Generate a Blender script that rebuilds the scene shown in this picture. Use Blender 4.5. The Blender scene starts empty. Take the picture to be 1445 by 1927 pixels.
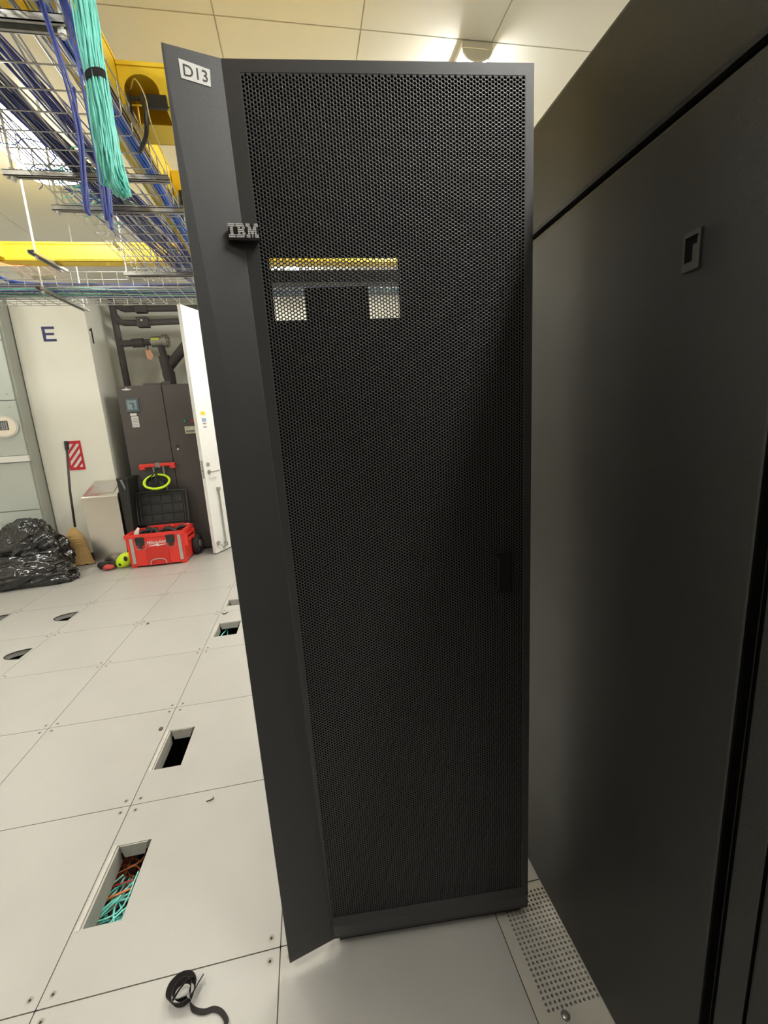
import bpy, bmesh, math, random
import numpy as np
from mathutils import Vector, Matrix, noise
from mathutils.geometry import tessellate_polygon

random.seed(7); rng = np.random.default_rng(7)
S = bpy.context.scene
COL = S.collection
# ------------------------------------------------------------------ camera
cam_d = bpy.data.cameras.new('camera'); cam = bpy.data.objects.new('camera', cam_d); COL.objects.link(cam)
F_PX = 793.2676; PITCH, ROLL, YAW = 0.1994418, -0.0625626, -0.1716131
cam_d.sensor_fit = 'HORIZONTAL'; cam_d.sensor_width = 36.0; cam_d.lens = 36.0*F_PX/1445.0
cam_d.clip_start = 0.02; cam_d.clip_end = 60
cy_, sy_ = math.cos(YAW), math.sin(YAW); cp_, sp_ = math.cos(PITCH), math.sin(PITCH); cr_, sr_ = math.cos(ROLL), math.sin(ROLL)
Rz = Matrix(((cy_, -sy_, 0), (sy_, cy_, 0), (0, 0, 1)))
fwd = Rz @ Vector((0, cp_, -sp_)); rgt = Rz @ Vector((1, 0, 0)); upv = Rz @ Vector((0, sp_, cp_))
r2 = cr_*rgt + sr_*upv; u2 = -sr_*rgt + cr_*upv
cam.matrix_world = Matrix(((r2.x, u2.x, -fwd.x, 0.811361), (r2.y, u2.y, -fwd.y, -0.962773), (r2.z, u2.z, -fwd.z, 1.39864), (0, 0, 0, 1)))
S.camera = cam
# ------------------------------------------------------------------ world, exposure
W = bpy.data.worlds.new('world'); S.world = W; W.use_nodes = True
W.node_tree.nodes['Background'].inputs[0].default_value = (1.0, .95, .85, 1)
W.node_tree.nodes['Background'].inputs[1].default_value = 0.02
S.view_settings.view_transform = 'Standard'; S.view_settings.look = 'None'
S.view_settings.gamma = 1.0; S.view_settings.use_curve_mapping = False
S.view_settings.exposure = 1.1
LAMP_POWER = 16.0
LAMP_COLOR = (1.0, .985, .925)
H = 3.1          # ceiling height
T = 0.61         # floor tile

# ------------------------------------------------------------------ materials
def mat(name, col, rough=.5, metal=0.0, noise_amt=0.0, noise_scale=20, bump=0.0, bump_scale=300, spec=None, emit=None, rnoise=0.0, coat=0.0):
    m = bpy.data.materials.new(name); m.use_nodes = True
    nt = m.node_tree; b = nt.nodes['Principled BSDF']
    b.inputs['Base Color'].default_value = (*col, 1); b.inputs['Roughness'].default_value = rough
    b.inputs['Metallic'].default_value = metal
    if spec is not None: b.inputs['Specular IOR Level'].default_value = spec
    if coat: b.inputs['Coat Weight'].default_value = coat
    if emit: b.inputs['Emission Color'].default_value = (*emit[0], 1); b.inputs['Emission Strength'].default_value = emit[1]
    if noise_amt or bump or rnoise:
        tc = nt.nodes.new('ShaderNodeTexCoord')
    if noise_amt or rnoise:
        n = nt.nodes.new('ShaderNodeTexNoise'); n.inputs['Scale'].default_value = noise_scale; n.inputs['Detail'].default_value = 6
        nt.links.new(tc.outputs['Object'], n.inputs['Vector'])
    if noise_amt:
        mr = nt.nodes.new('ShaderNodeMapRange'); mr.inputs[1].default_value = .25; mr.inputs[2].default_value = .75
        mr.inputs[3].default_value = 1-noise_amt; mr.inputs[4].default_value = 1+noise_amt
        nt.links.new(n.outputs['Fac'], mr.inputs[0])
        mx = nt.nodes.new('ShaderNodeVectorMath'); mx.operation = 'SCALE'; mx.inputs[0].default_value = col
        nt.links.new(mr.outputs[0], mx.inputs['Scale']); nt.links.new(mx.outputs[0], b.inputs['Base Color'])
    if rnoise:
        m2 = nt.nodes.new('ShaderNodeMapRange'); m2.inputs[1].default_value = .3; m2.inputs[2].default_value = .7
        m2.inputs[3].default_value = rough-rnoise; m2.inputs[4].default_value = rough+rnoise
        nt.links.new(n.outputs['Fac'], m2.inputs[0]); nt.links.new(m2.outputs[0], b.inputs['Roughness'])
    if bump:
        n2 = nt.nodes.new('ShaderNodeTexNoise'); n2.inputs['Scale'].default_value = bump_scale; n2.inputs['Detail'].default_value = 3
        nt.links.new(tc.outputs['Object'], n2.inputs['Vector'])
        bp = nt.nodes.new('ShaderNodeBump'); bp.inputs['Strength'].default_value = bump; bp.inputs['Distance'].default_value = .002
        nt.links.new(n2.outputs['Fac'], bp.inputs['Height']); nt.links.new(bp.outputs[0], b.inputs['Normal'])
    return m
M = {}
M['floor'] = mat('laminate', (.405, .39, .36), .38, noise_amt=.035, noise_scale=5, rnoise=.06)
M['seam'] = mat('seam', (.10, .075, .055), .8)
M['slab_edge'] = mat('slab_edge', (.50, .48, .43), .5, noise_amt=.1)
M['grille'] = mat('grille', (.47, .44, .39), .45, noise_amt=.04)
M['ceil'] = mat('ceiling_panel', (.82, .80, .715), .45, noise_amt=.02, noise_scale=2)
M['ceil_gap'] = mat('ceiling_gap', (.60, .56, .44), .8)
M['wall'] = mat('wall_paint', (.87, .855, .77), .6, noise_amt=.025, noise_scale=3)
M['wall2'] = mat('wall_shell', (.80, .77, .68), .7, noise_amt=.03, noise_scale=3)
M['dark_void'] = mat('dark_void', (.02, .017, .015), .9)
M['black'] = mat('black_powder', (.021, .020, .019), .42, bump=.25, bump_scale=900, noise_amt=.06, noise_scale=3)
M['door_black'] = mat('door_black', (.035, .0335, .0345), .46, bump=.2, bump_scale=900, spec=.6)
M['liner'] = mat('liner', (.0035, .0035, .0035), .85, spec=.1)
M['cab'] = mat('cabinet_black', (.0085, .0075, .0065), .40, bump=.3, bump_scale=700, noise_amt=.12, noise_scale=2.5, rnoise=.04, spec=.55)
M['badge_black'] = mat('badge_black', (.008, .008, .008), .3)
M['white'] = mat('white', (.82, .81, .78), .45, noise_amt=.02)
M['chrome'] = mat('silver_badge', (.72, .70, .72), .3, noise_amt=.03, metal=.3)
M['text_black'] = mat('text_black', (.015, .015, .015), .5)
M['grey_print'] = mat('grey_print', (.35, .35, .36), .6)
M['paper'] = mat('paper', (.80, .79, .76), .6, noise_amt=.02)
M['yellow'] = mat('yellow_plastic', (.95, .67, .04), .35, noise_amt=.03, noise_scale=4)
M['wire'] = mat('galvanised_wire', (.50, .50, .49), .32, metal=.75, noise_amt=.1, noise_scale=60)
M['zinc'] = mat('galvanised_strut', (.45, .45, .43), .4, metal=.7, noise_amt=.15, noise_scale=40)
M['rod'] = mat('rod', (.72, .72, .68), .4, metal=.3, noise_amt=.1, noise_scale=90)
M['blue'] = mat('cable_blue', (.10, .13, .48), .4, noise_amt=.15, noise_scale=30)
M['blue2'] = mat('cable_blue_bright', (.06, .20, .75), .4, noise_amt=.15, noise_scale=30)
M['navy'] = mat('cable_navy', (.055, .055, .22), .4, noise_amt=.15, noise_scale=30)
M['cgrey'] = mat('cable_grey', (.38, .40, .47), .4, noise_amt=.15, noise_scale=30)
M['aqua'] = mat('cable_aqua', (.28, .88, .77), .4, noise_amt=.12, noise_scale=30)
M['aqua_d'] = mat('cable_aqua_deep', (.16, .66, .57), .4, noise_amt=.12, noise_scale=30)
M['orange'] = mat('cable_orange', (.75, .22, .07), .4, noise_amt=.12, noise_scale=30)
M['redc'] = mat('cable_red', (.55, .06, .05), .4, noise_amt=.12, noise_scale=30)
M['cgreen'] = mat('cable_green', (.10, .28, .20), .4, noise_amt=.12, noise_scale=30)
M['cream'] = mat('cable_cream', (.80, .66, .36), .4, noise_amt=.05)
M['velcro'] = mat('hook_and_loop', (.018, .014, .013), .8, bump=.6, bump_scale=1500, noise_amt=.1)
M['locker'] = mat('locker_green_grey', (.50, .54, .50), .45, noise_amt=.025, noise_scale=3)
M['locker_shade'] = mat('locker_shade', (.36, .37, .33), .5, noise_amt=.03)  # cabinet paint darkened, the shade of its side put into the colour
M['steel'] = mat('brushed_steel', (.74, .69, .63), .24, metal=1.0, noise_amt=.02, noise_scale=4)
M['ac'] = mat('cooling_unit_brown', (.085, .073, .070), .5, bump=.2, noise_amt=.05, noise_scale=3)
M['ac_side'] = mat('cooling_unit_side', (.05, .042, .04), .5, noise_amt=.05)
M['pipe'] = mat('foam_pipe', (.085, .073, .075), .75, bump=.3, bump_scale=200, noise_amt=.1, noise_scale=12)
M['valve'] = mat('valve_metal', (.42, .40, .34), .4, metal=.6, noise_amt=.08)
M['lime'] = mat('lime_sticker', (.62, .72, .06), .5, noise_amt=.03)
M['tag'] = mat('salmon_tag', (.80, .42, .27), .6, noise_amt=.06)
M['slate'] = mat('screen_slate', (.10, .14, .16), .25, noise_amt=.1)
M['slate_l'] = mat('screen_light', (.25, .33, .36), .25, noise_amt=.15)
M['beige'] = mat('beige_plastic', (.70, .67, .48), .5, noise_amt=.02)
M['green_l'] = mat('green_button', (.02, .25, .14), .3, noise_amt=.05)
M['red_l'] = mat('red_button', (.40, .03, .03), .3, noise_amt=.05)
M['doorw'] = mat('white_door', (.86, .85, .84), .45, noise_amt=.02)
M['nickel'] = mat('nickel', (.45, .44, .42), .3, metal=.9, noise_amt=.05)
M['red'] = mat('red_plastic', (.78, .045, .03), .42, noise_amt=.04, noise_scale=8)
M['red_rec'] = mat('red_recess', (.62, .03, .022), .45, noise_amt=.04)
M['sign_red'] = mat('sign_red', (.62, .02, .035), .5, noise_amt=.03)
M['blackp'] = mat('black_plastic', (.020, .020, .019), .45, noise_amt=.08)
M['rubber'] = mat('rubber', (.03, .03, .03), .7, noise_amt=.08)
M['grey'] = mat('grey_plastic', (.25, .25, .25), .5, noise_amt=.05)
M['aluminium'] = mat('aluminium', (.62, .60, .58), .3, metal=.85, noise_amt=.05)
M['neon'] = mat('neon_yellow', (.62, .88, .02), .45, noise_amt=.04)
M['bag'] = mat('bag_plastic', (.012, .011, .012), .16, bump=.35, bump_scale=16, spec=.8, noise_amt=.1)
M['straw'] = mat('broom_straw', (.66, .43, .17), .75, noise_amt=.2, noise_scale=90, bump=.5, bump_scale=120)
M['twine'] = mat('broom_twine', (.36, .22, .09), .8, noise_amt=.1)
M['handle'] = mat('broom_handle', (.055, .05, .045), .4, noise_amt=.08)
M['navy_ink'] = mat('navy_ink', (.030, .028, .13), .5, noise_amt=.03)
M['white_halo'] = mat('white_vinyl', (.85, .83, .80), .5, noise_amt=.01)
M['label_yellow'] = mat('label_yellow', (.85, .60, .03), .5, noise_amt=.02)
M['label_blue'] = mat('label_blue', (.30, .38, .62), .5, noise_amt=.02)
M['baseb'] = mat('baseboard', (.06, .05, .05), .6, noise_amt=.05)
M['duct_box'] = mat('duct_board', (.55, .43, .16), .6, noise_amt=.04)
M['diffuser'] = mat('diffuser', (.9, .9, .85), .4, emit=(LAMP_COLOR, LAMP_POWER))
M['fixture'] = mat('fixture_cap', (.66, .62, .48), .5, noise_amt=.02)

# ------------------------------------------------------------------ helpers
def mesh_obj(name, verts, faces, m, parent=None, smooth=False):
    me = bpy.data.meshes.new(name); me.from_pydata([tuple(v) for v in verts], [], [tuple(f) for f in faces]); me.update()
    ms = m if isinstance(m, (list, tuple)) else [m]
    for x in ms: me.materials.append(M[x] if isinstance(x, str) else x)
    if smooth:
        me.polygons.foreach_set('use_smooth', [True]*len(me.polygons))
    o = bpy.data.objects.new(name, me); COL.objects.link(o)
    if parent is not None:
        o.parent = parent
        o.matrix_parent_inverse = parent_world(parent).inverted()
    return o
def parent_world(o):
    m = o.matrix_basis.copy()
    if o.parent is not None: m = parent_world(o.parent) @ o.matrix_parent_inverse @ m
    return m
def tag(o, label=None, cat=None, group=None, kind=None):
    if label: o['label'] = label
    if cat: o['category'] = cat
    if group: o['group'] = group
    if kind: o['kind'] = kind
    return o
def thing(name, label, cat, loc=(0, 0, 0), group=None):
    o = bpy.data.objects.new(name, None); COL.objects.link(o); o.location = loc; o.empty_display_size = .1
    return tag(o, label, cat, group)
class MB:
    def __init__(s): s.v = []; s.f = []; s.mi = []
    def add(s, v, f, mi=0):
        n = len(s.v); s.v += [tuple(x) for x in v]; s.f += [tuple(i+n for i in q) for q in f]; s.mi += [mi]*len(f); return s
    def box(s, x0, x1, y0, y1, z0, z1, mi=0, bev=0.0, xf=None):
        if bev > 0:
            bm = bmesh.new(); bmesh.ops.create_cube(bm, size=1)
            for v in bm.verts: v.co = Vector((x0+(v.co.x+.5)*(x1-x0), y0+(v.co.y+.5)*(y1-y0), z0+(v.co.z+.5)*(z1-z0)))
            bmesh.ops.bevel(bm, geom=bm.edges[:], offset=bev, segments=2, affect='EDGES', profile=.6)
            bm.verts.index_update(); v = [x.co.copy() for x in bm.verts]; f = [[q.index for q in p.verts] for p in bm.faces]; bm.free()
        else:
            v = [Vector(p) for p in ((x0,y0,z0),(x1,y0,z0),(x1,y1,z0),(x0,y1,z0),(x0,y0,z1),(x1,y0,z1),(x1,y1,z1),(x0,y1,z1))]
            f = [(0,3,2,1),(4,5,6,7),(0,1,5,4),(1,2,6,5),(2,3,7,6),(3,0,4,7)]
        if xf: v = [xf(p) for p in v]
        return s.add(v, f, mi)
    def hexa(s, p8, mi=0):   # bottom 4 ccw, top 4 ccw
        return s.add(p8, [(0,3,2,1),(4,5,6,7),(0,1,5,4),(1,2,6,5),(2,3,7,6),(3,0,4,7)], mi)
    def prism(s, poly, d, mi=0, holes=()):  # poly: list of 3d points (planar), extruded by vector d
        loops = [[Vector(p) for p in poly]] + [[Vector(p) for p in h] for h in holes]
        tris = tessellate_polygon(loops); pts = [p for l in loops for p in l]; n = len(pts); d = Vector(d)
        f = [tuple(t) for t in tris] + [tuple(i+n for i in reversed(t)) for t in tris]
        k = 0
        for l in loops:
            m = len(l)
            for i in range(m): f.append((k+i, k+(i+1) % m, k+(i+1) % m+n, k+i+n))
            k += m
        return s.add(pts+[p+d for p in pts], f, mi)
    def cyl(s, a, b, r, n=12, r2=None, mi=0, caps=True):
        a = Vector(a); b = Vector(b); r2 = r if r2 is None else r2
        d = (b-a).normalized(); u = d.orthogonal().normalized(); w = d.cross(u)
        v = [a+(u*math.cos(t)+w*math.sin(t))*r for t in [2*math.pi*i/n for i in range(n)]] + [b+(u*math.cos(t)+w*math.sin(t))*r2 for t in [2*math.pi*i/n for i in range(n)]]
        f = [(i, (i+1) % n, (i+1) % n+n, i+n) for i in range(n)]
        if caps: f += [tuple(reversed(range(n))), tuple(range(n, 2*n))]
        return s.add(v, f, mi)
    def ell(s, c, rx, ry, rz, n=16, m=10, mi=0):
        v = []; f = []
        for j in range(m+1):
            ph = -math.pi/2+math.pi*j/m
            for i in range(n):
                t = 2*math.pi*i/n; v.append((c[0]+rx*math.cos(ph)*math.cos(t), c[1]+ry*math.cos(ph)*math.sin(t), c[2]+rz*math.sin(ph)))
        for j in range(m):
            for i in range(n): f.append((j*n+i, j*n+(i+1) % n, (j+1)*n+(i+1) % n, (j+1)*n+i))
        return s.add(v, f, mi)
    def tube(s, pts, r, n=6, mi=0, closed=False):
        pts = [Vector(p) for p in pts]; N = len(pts)
        if N < 2: return s
        v = []; prev = None
        for i, p in enumerate(pts):
            if closed: d = pts[(i+1) % N]-pts[i-1]
            else: d = pts[min(i+1, N-1)]-pts[max(i-1, 0)]
            if d.length < 1e-9: d = Vector((0, 0, 1))
            d.normalize()
            if prev is None: u = d.orthogonal().normalized()
            else:
                u = prev-d*prev.dot(d)
                u = u.normalized() if u.length > 1e-6 else d.orthogonal().normalized()
            prev = u; w = d.cross(u); rr = r[i] if hasattr(r, '__len__') else r
            v += [p+(u*math.cos(2*math.pi*k/n)+w*math.sin(2*math.pi*k/n))*rr for k in range(n)]
        f = []
        for i in range(N if closed else N-1):
            a = i*n; b = ((i+1) % N)*n
            f += [(a+k, a+(k+1) % n, b+(k+1) % n, b+k) for k in range(n)]
        if not closed: f += [tuple(reversed(range(n))), tuple(range((N-1)*n, N*n))]
        return s.add(v, f, mi)
    def build(s, name, m, parent=None, smooth=False):
        o = mesh_obj(name, s.v, s.f, m, parent, smooth)
        if any(s.mi): o.data.polygons.foreach_set('material_index', s.mi)
        return o
def spline(pts, k=8):
    pts = [Vector(p) for p in pts]; out = []
    P = [2*pts[0]-pts[1]]+pts+[2*pts[-1]-pts[-2]]
    for i in range(1, len(P)-2):
        for j in range(k):
            t = j/k; a, b, c, d = P[i-1], P[i], P[i+1], P[i+2]
            out.append(.5*((2*b)+(c-a)*t+(2*a-5*b+4*c-d)*t*t+(3*b-a-3*c+d)*t**3))
    out.append(pts[-1]); return out
def text_mesh(name, txt, size, origin, xdir, ydir, m, parent=None, depth=.0006, shear=0, align='LEFT'):
    cu = bpy.data.curves.new(name, 'FONT'); cu.body = txt; cu.size = size; cu.extrude = depth; cu.shear = shear; cu.align_x = align; cu.resolution_u = 6
    t = bpy.data.objects.new(name+'_tmp', cu); COL.objects.link(t)
    dg = bpy.context.evaluated_depsgraph_get(); me = bpy.data.meshes.new_from_object(t.evaluated_get(dg))
    bpy.data.objects.remove(t)
    x = Vector(xdir); y = Vector(ydir); z = x.normalized().cross(y.normalized())
    v = [Vector(origin)+x*p.co.x+y*p.co.y+z*p.co.z for p in me.vertices]; f = [tuple(p.vertices) for p in me.polygons]
    return mesh_obj(name, v, f, m, parent)

# ================================================================== SETTING
# floor: slabs with cutouts
XI = range(-7, 6); YI = range(-7, 9)
g = .0016
cuts = {}   # tile -> hole polygon
def rect(x0, x1, y0, y1): return [(x0, y0), (x1, y0), (x1, y1), (x0, y1)]
def dshape(xr, x0, y0, y1, n=12):
    cyy = (y0+y1)/2; ry = (y1-y0)/2
    return [(xr, y0), (xr, y1)] + [(xr-(xr-x0)*math.sin(t), cyy+ry*math.cos(t)) for t in [math.pi*i/n for i in range(1, n)]]
RECTS = [(.020, .134, .176, .437), (.020, .140, .783, 1.035), (.027, .192, 2.01, 2.232), (.020, .138, 2.565, 2.70)]
DS = [(-1.243, -1.385, 2.695, 2.865), (-1.246, -1.375, 2.086, 2.232), (-1.850, -1.98, 2.86, 3.01)]
for r in RECTS: cuts[(int(r[0]//T), int(r[2]//T))] = rect(*r)
for d in DS: cuts[(int(d[0]//T), int(d[2]//T))] = dshape(*d)
fl = MB(); TH = .034
for i in XI:
    for j in YI:
        if (i, j) == (2, -1): continue
        x0, x1, y0, y1 = i*T+g, (i+1)*T-g, j*T+g, (j+1)*T-g
        hl = cuts.get((i, j))
        fl.prism([(x0, y0, 0), (x1, y0, 0), (x1, y1, 0), (x0, y1, 0)], (0, 0, -TH), 0, [[(a, b, 0) for a, b in hl]] if hl else [])
for i in list(XI)+[6]:
    fl.box(i*T-.006, i*T+.006, -7*T, 9*T, -.03, -.0022, 1)
for j in list(YI)+[9]:
    fl.box(-7*T, 6*T, j*T-.006, j*T+.006, -.03, -.0022, 1)
floor = fl.build('floor', ['floor', 'seam']); tag(floor, kind='structure')
sub = MB(); sub.box(-7*T, 6*T, -7*T, 9*T, -.52, -.50)
for i in range(-6, 6):
    for j in range(-5, 9): sub.cyl((i*T, j*T, -.5), (i*T, j*T, -.036), .012, 8)
tag(sub.build('floor_subfloor', 'dark_void'), kind='structure')
# screws of the floor tiles
sc = []
for i in range(-5, 2):
    for j in range(-2, 8):
        for sx in (-1, 1):
            for sy in (-1, 1):
                x, y = i*T+sx*.027, j*T+sy*.027
                if x > .66 and y > -.15: continue
                if x > 1.2: continue
                sc.append(((x-.81)**2+(y+.96)**2, x, y))
sc.sort()
sm_me = None
def screw_mb(mb, x, y):
    mb.cyl((x, y, -.0002), (x, y, .0006), .0108, 14, r2=.0100, mi=0)
    mb.cyl((x, y, .0004), (x, y, .0010), .0076, 12, mi=1)
    mb.cyl((x+.0005, y-.001, .0008), (x+.0005, y-.001, .0014), .0034, 8, mi=2)
    return mb
M['screw_ring'] = mat('screw_ring', (.42, .39, .34), .45, noise_amt=.05)
M['screw_in'] = mat('screw_recess', (.28, .25, .22), .4, metal=.3, noise_amt=.05)
for k, (_, x, y) in enumerate(sc[:100]):
    if k == 0:
        o = screw_mb(MB(), 0, 0).build('tile_screw', ['screw_ring', 'screw_in', 'dark_void'], floor); s0 = o
    else:
        o = s0.copy(); COL.objects.link(o); o.parent = floor
    o.location = (x, y, 0)
rest = MB()
for _, x, y in sc[100:]: screw_mb(rest, x, y)
tag(rest.build('tile_screws', ['screw_ring', 'screw_in', 'dark_void'], floor), kind='stuff')
# cutout frames / grommets as parts of the floor
for r in RECTS:
    mb = MB(); mb.box(r[0]-.012, r[0]-.0005, r[2]-.004, r[3]+.004, -.05, .0012)
    mb.box(r[0]-.0005, r[0]+.006, r[2], r[3], -.07, -.004)
    mb.prism([(r[0]+.01, r[3]-.001, -.002), (r[1]-.012, r[3]-.001, -.002), (r[1]-.03, r[3]-.001, -.05), (r[0]+.018, r[3]-.001, -.05)], (0, .0, -.0001) if 0 else (0, -.003, 0))
    mb.build('cutout_trim', 'slab_edge', floor)
for d in DS:
    p = dshape(d[0], d[1]-.004, d[2]-.004, d[3]+.004); q = dshape(d[0]-.004, d[1]+.006, d[2]+.005, d[3]-.005)
    MB().prism([(a, b, -.001) for a, b in p], (0, 0, .0028), 0, [[(a, b, -.001) for a, b in q]]).build('cutout_grommet', 'blackp', floor)

# ceiling
ce = MB()
for i in range(-7, 8):
    for j in range(-4, 5):
        ce.box(i*T+.003, (i+1)*T-.003, j*1.22+.003, (j+1)*1.22-.003, H, H+.02)
ce.box(-7*T, 8*T, -4.88, 6.1, H+.004, H+.03, 1)
tag(ce.build('ceiling', ['ceil', 'ceil_gap']), kind='structure')
# walls
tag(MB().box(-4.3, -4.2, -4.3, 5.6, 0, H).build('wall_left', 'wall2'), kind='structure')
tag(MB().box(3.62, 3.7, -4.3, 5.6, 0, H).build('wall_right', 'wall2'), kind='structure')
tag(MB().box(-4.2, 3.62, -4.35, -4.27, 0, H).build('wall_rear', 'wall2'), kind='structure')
tag(MB().box(-4.2, .02, 5.42, 5.49, 0, H).build('wall_back', 'wall'), kind='structure')
tag(MB().box(.03, 3.62, 5.04, 5.49, 0, H).build('wall_partition', 'wall'), kind='structure')
pil = MB().box(-2.225, -1.48, 4.63, 5.42, 0, H, bev=.004).build('wall_pillar', 'wall'); tag(pil, kind='structure')
tag(MB().box(-2.23, -1.474, 4.622, 4.632, 0, .10).box(-1.482, -1.474, 4.622, 5.4, 0, .10).build('baseboard_pillar', 'baseb'), kind='structure')
# E and 1
def letter(name, rects, m, label, halo):
    mb = MB()
    for r_ in rects: mb.box(*r_)
    o = mb.build(name, m); tag(o, label, 'sign')
    if halo:
        h = MB()
        for a0, a1, b0, b1, c0, c1 in rects: h.box(a0+.006, a1+.010, b1-.0002, b1+.0008, c0+.004, c1+.008)
        h.build('outline', 'white_halo', o)
EX0, EX1, EZ0, EZ1, EY = -1.945, -1.818, 2.560, 2.716, 4.6285
letter('letter_sign', [(EX0, EX0+.030, EY-.0015, EY, EZ0, EZ1), (EX0+.03, EX1, EY-.0015, EY, EZ1-.026, EZ1), (EX0+.03, EX1-.010, EY-.0015, EY, 2.626, 2.650), (EX0+.03, EX1+.004, EY-.0015, EY, EZ0, EZ0+.026)], 'navy_ink', 'dark blue capital letter E on the cream pillar front', True)
letter('number_sign', [(-1.4795, -1.4785, 4.700, 4.735, 2.545, 2.715), (-1.4795, -1.4785, 4.665, 4.700, 2.672, 2.695)], 'text_black', 'dark numeral 1 on the shaded side of the cream pillar', False)

# ceiling lights
M['diffuser_boost'] = mat('diffuser_boosted', (.9, .9, .85), .4, emit=((1, .99, .93), LAMP_POWER*2.4))  # emission raised above the plain fixtures to brighten door and far room
M['diffuser_mid'] = mat('diffuser_mid_boosted', (.9, .9, .85), .4, emit=((1, .985, .93), LAMP_POWER*1.9))  # emission raised to lighten the floor and door wing
def ceiling_light(x, y0, y1, label, wd=.072, dm='diffuser'):
    t = thing('ceiling_light', label, 'ceiling light', (x, (y0+y1)/2, H), 'fluorescent ceiling lights')
    b = MB()
    b.box(x-wd-.003, x+wd+.003, y0, y1, H-.028, H-.0005, bev=.004)
    b.build('housing', 'fixture', t)
    for e in (y0, y1):
        prof = [(x-wd, e, H-.03)]+[(x+wd*math.sin(a), e, H-.03-.045*math.cos(a)) for a in [math.pi*(-.5+i/10) for i in range(11)]]+[(x+wd, e, H-.03)]
        MB().prism(prof, (0, .012 if e == y0 else -.012, 0)).build('end_cap', 'fixture', t)
    pr = [(x+(wd-.005)*math.sin(a), y0+.012, H-.03-.040*math.cos(a)) for a in [math.pi*(-.5+i/10) for i in range(11)]]
    MB().prism(pr, (0, y1-y0-.024, 0)).build('diffuser', dm, t)
    return t
ceiling_light(1.76, 1.22, 2.42, 'bright fluorescent ceiling light just above the perforated door', dm='diffuser_boost')
ceiling_light(-.57, 1.62, 2.40, 'glaring fluorescent ceiling light above the wire cable basket on the left', .15)
for k, (x, y0) in enumerate(((1.76, -1.22), (1.76, -3.66), (-2.9, 1.22), (-2.9, 3.66), (-2.9, -1.22), (.85, 3.2), (-.57, -1.22))):  # fixtures labelled added are out of view, put in for fill light
    ceiling_light(x, y0, y0+1.2, ('fluorescent ceiling light over the black cabinet beside the perforated door', 'added unseen fluorescent ceiling light over the row behind the camera', 'added unseen fluorescent ceiling light left of the crossing yellow raceway', 'added unseen fluorescent ceiling light near the grey green cabinet', 'added unseen fluorescent ceiling light at the rear left of the room', 'far fluorescent light glimpsed through the slot of the perforated door', 'added unseen fluorescent ceiling light over the aisle left of the camera')[k], dm='diffuser_boost' if k in (0, 2, 5) else 'diffuser_mid' if k == 6 else 'diffuser')

# ================================================================== RACKS on the right (row front at x = 1.39)
def cabinet(yy0, yy1, label, latch):
    t = thing('server_cabinet', label, 'server cabinet', (1.92, (yy0+yy1)/2, 0), 'black server cabinets in the right hand row')
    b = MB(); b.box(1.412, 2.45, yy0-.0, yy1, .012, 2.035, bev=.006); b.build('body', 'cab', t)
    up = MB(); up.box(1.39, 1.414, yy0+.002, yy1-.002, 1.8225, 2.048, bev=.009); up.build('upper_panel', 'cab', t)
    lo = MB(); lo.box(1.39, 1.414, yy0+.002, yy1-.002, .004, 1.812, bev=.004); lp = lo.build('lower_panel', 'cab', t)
    if latch:
        f = MB()
        y0, y1, z0, z1 = yy0+.118, yy0+.146, 1.594, 1.646
        oy = [(1.3875, y0, z0), (1.3875, y1, z0), (1.3875, y1, z1), (1.3875, y0, z1)]
        iy = [(1.3875, y0+.006, z0+.012), (1.3875, y1-.003, z0+.012), (1.3875, y1-.003, z1-.006), (1.3875, y0+.004, z1-.006)]
        f.prism([(x-.002, y, z) for x, y, z in oy], (.007, 0, 0), 0, [[(x-.002, y, z) for x, y, z in iy]]); l = f.build('latch', 'grey_latch', t)
        MB().box(1.3885, 1.392, y0+.004, y1-.003, z0+.012, z1-.006).build('latch_recess', 'liner', l)
        MB().box(1.386, 1.389, y0+.005, y0+.012, z0+.012, z1-.018).build('latch_lever', 'grey_latch', l)
    return t
M['grey_latch'] = mat('latch_grey', (.045, .045, .04), .4, noise_amt=.05)
a = cabinet(-.517, .083, 'black steel cabinet with a small recessed latch, beside the perforated door', True)
# filler strip belongs to the next cabinet
b = cabinet(-1.18, -.580, 'black steel cabinet at the right edge, nearest the camera', False)
MB().box(1.392, 1.43, -.577, -.536, .006, 2.035, bev=.002).build('side_trim', 'cab', b)
# open rack beyond the door
t = thing('server_rack', 'open black equipment rack standing behind the perforated door', 'server rack', (1.92, .39, 0))
fr = MB()
for x in (1.40, 2.41):
    for y in (.092, .655): fr.box(x, x+.035, y, y+.035, .0, 2.04)
fr.box(1.40, 2.445, .092, .690, 2.0, 2.04); fr.box(1.40, 2.445, .092, .690, .03, .07); fr.box(1.45, 2.40, .10, .108, .07, 2.0); fr.box(1.45, 2.40, .676, .684, .07, 2.0)
fr.build('frame', 'cab', t)
for k in range(12):
    z = .12+k*.15
    MB().box(1.46, 2.2, .125, .655, z, z+.13, bev=.003).build('equipment', 'blackp' if k % 3 else 'grey', t)

for k in range(4):  # unseen cabinets added to keep light and bright reflections off the door
    xx = -1.15+.62*k
    tt = thing('server_cabinet', 'added unseen black cabinet behind the camera, darkens the perforated door', 'server cabinet', (xx+.3, -2.5, 0), 'added unseen cabinets behind the camera')
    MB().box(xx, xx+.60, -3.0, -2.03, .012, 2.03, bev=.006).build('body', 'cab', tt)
    MB().box(xx+.003, xx+.597, -2.03, -2.0, .02, 2.02, bev=.005).build('front_panel', 'cab', tt)

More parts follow.
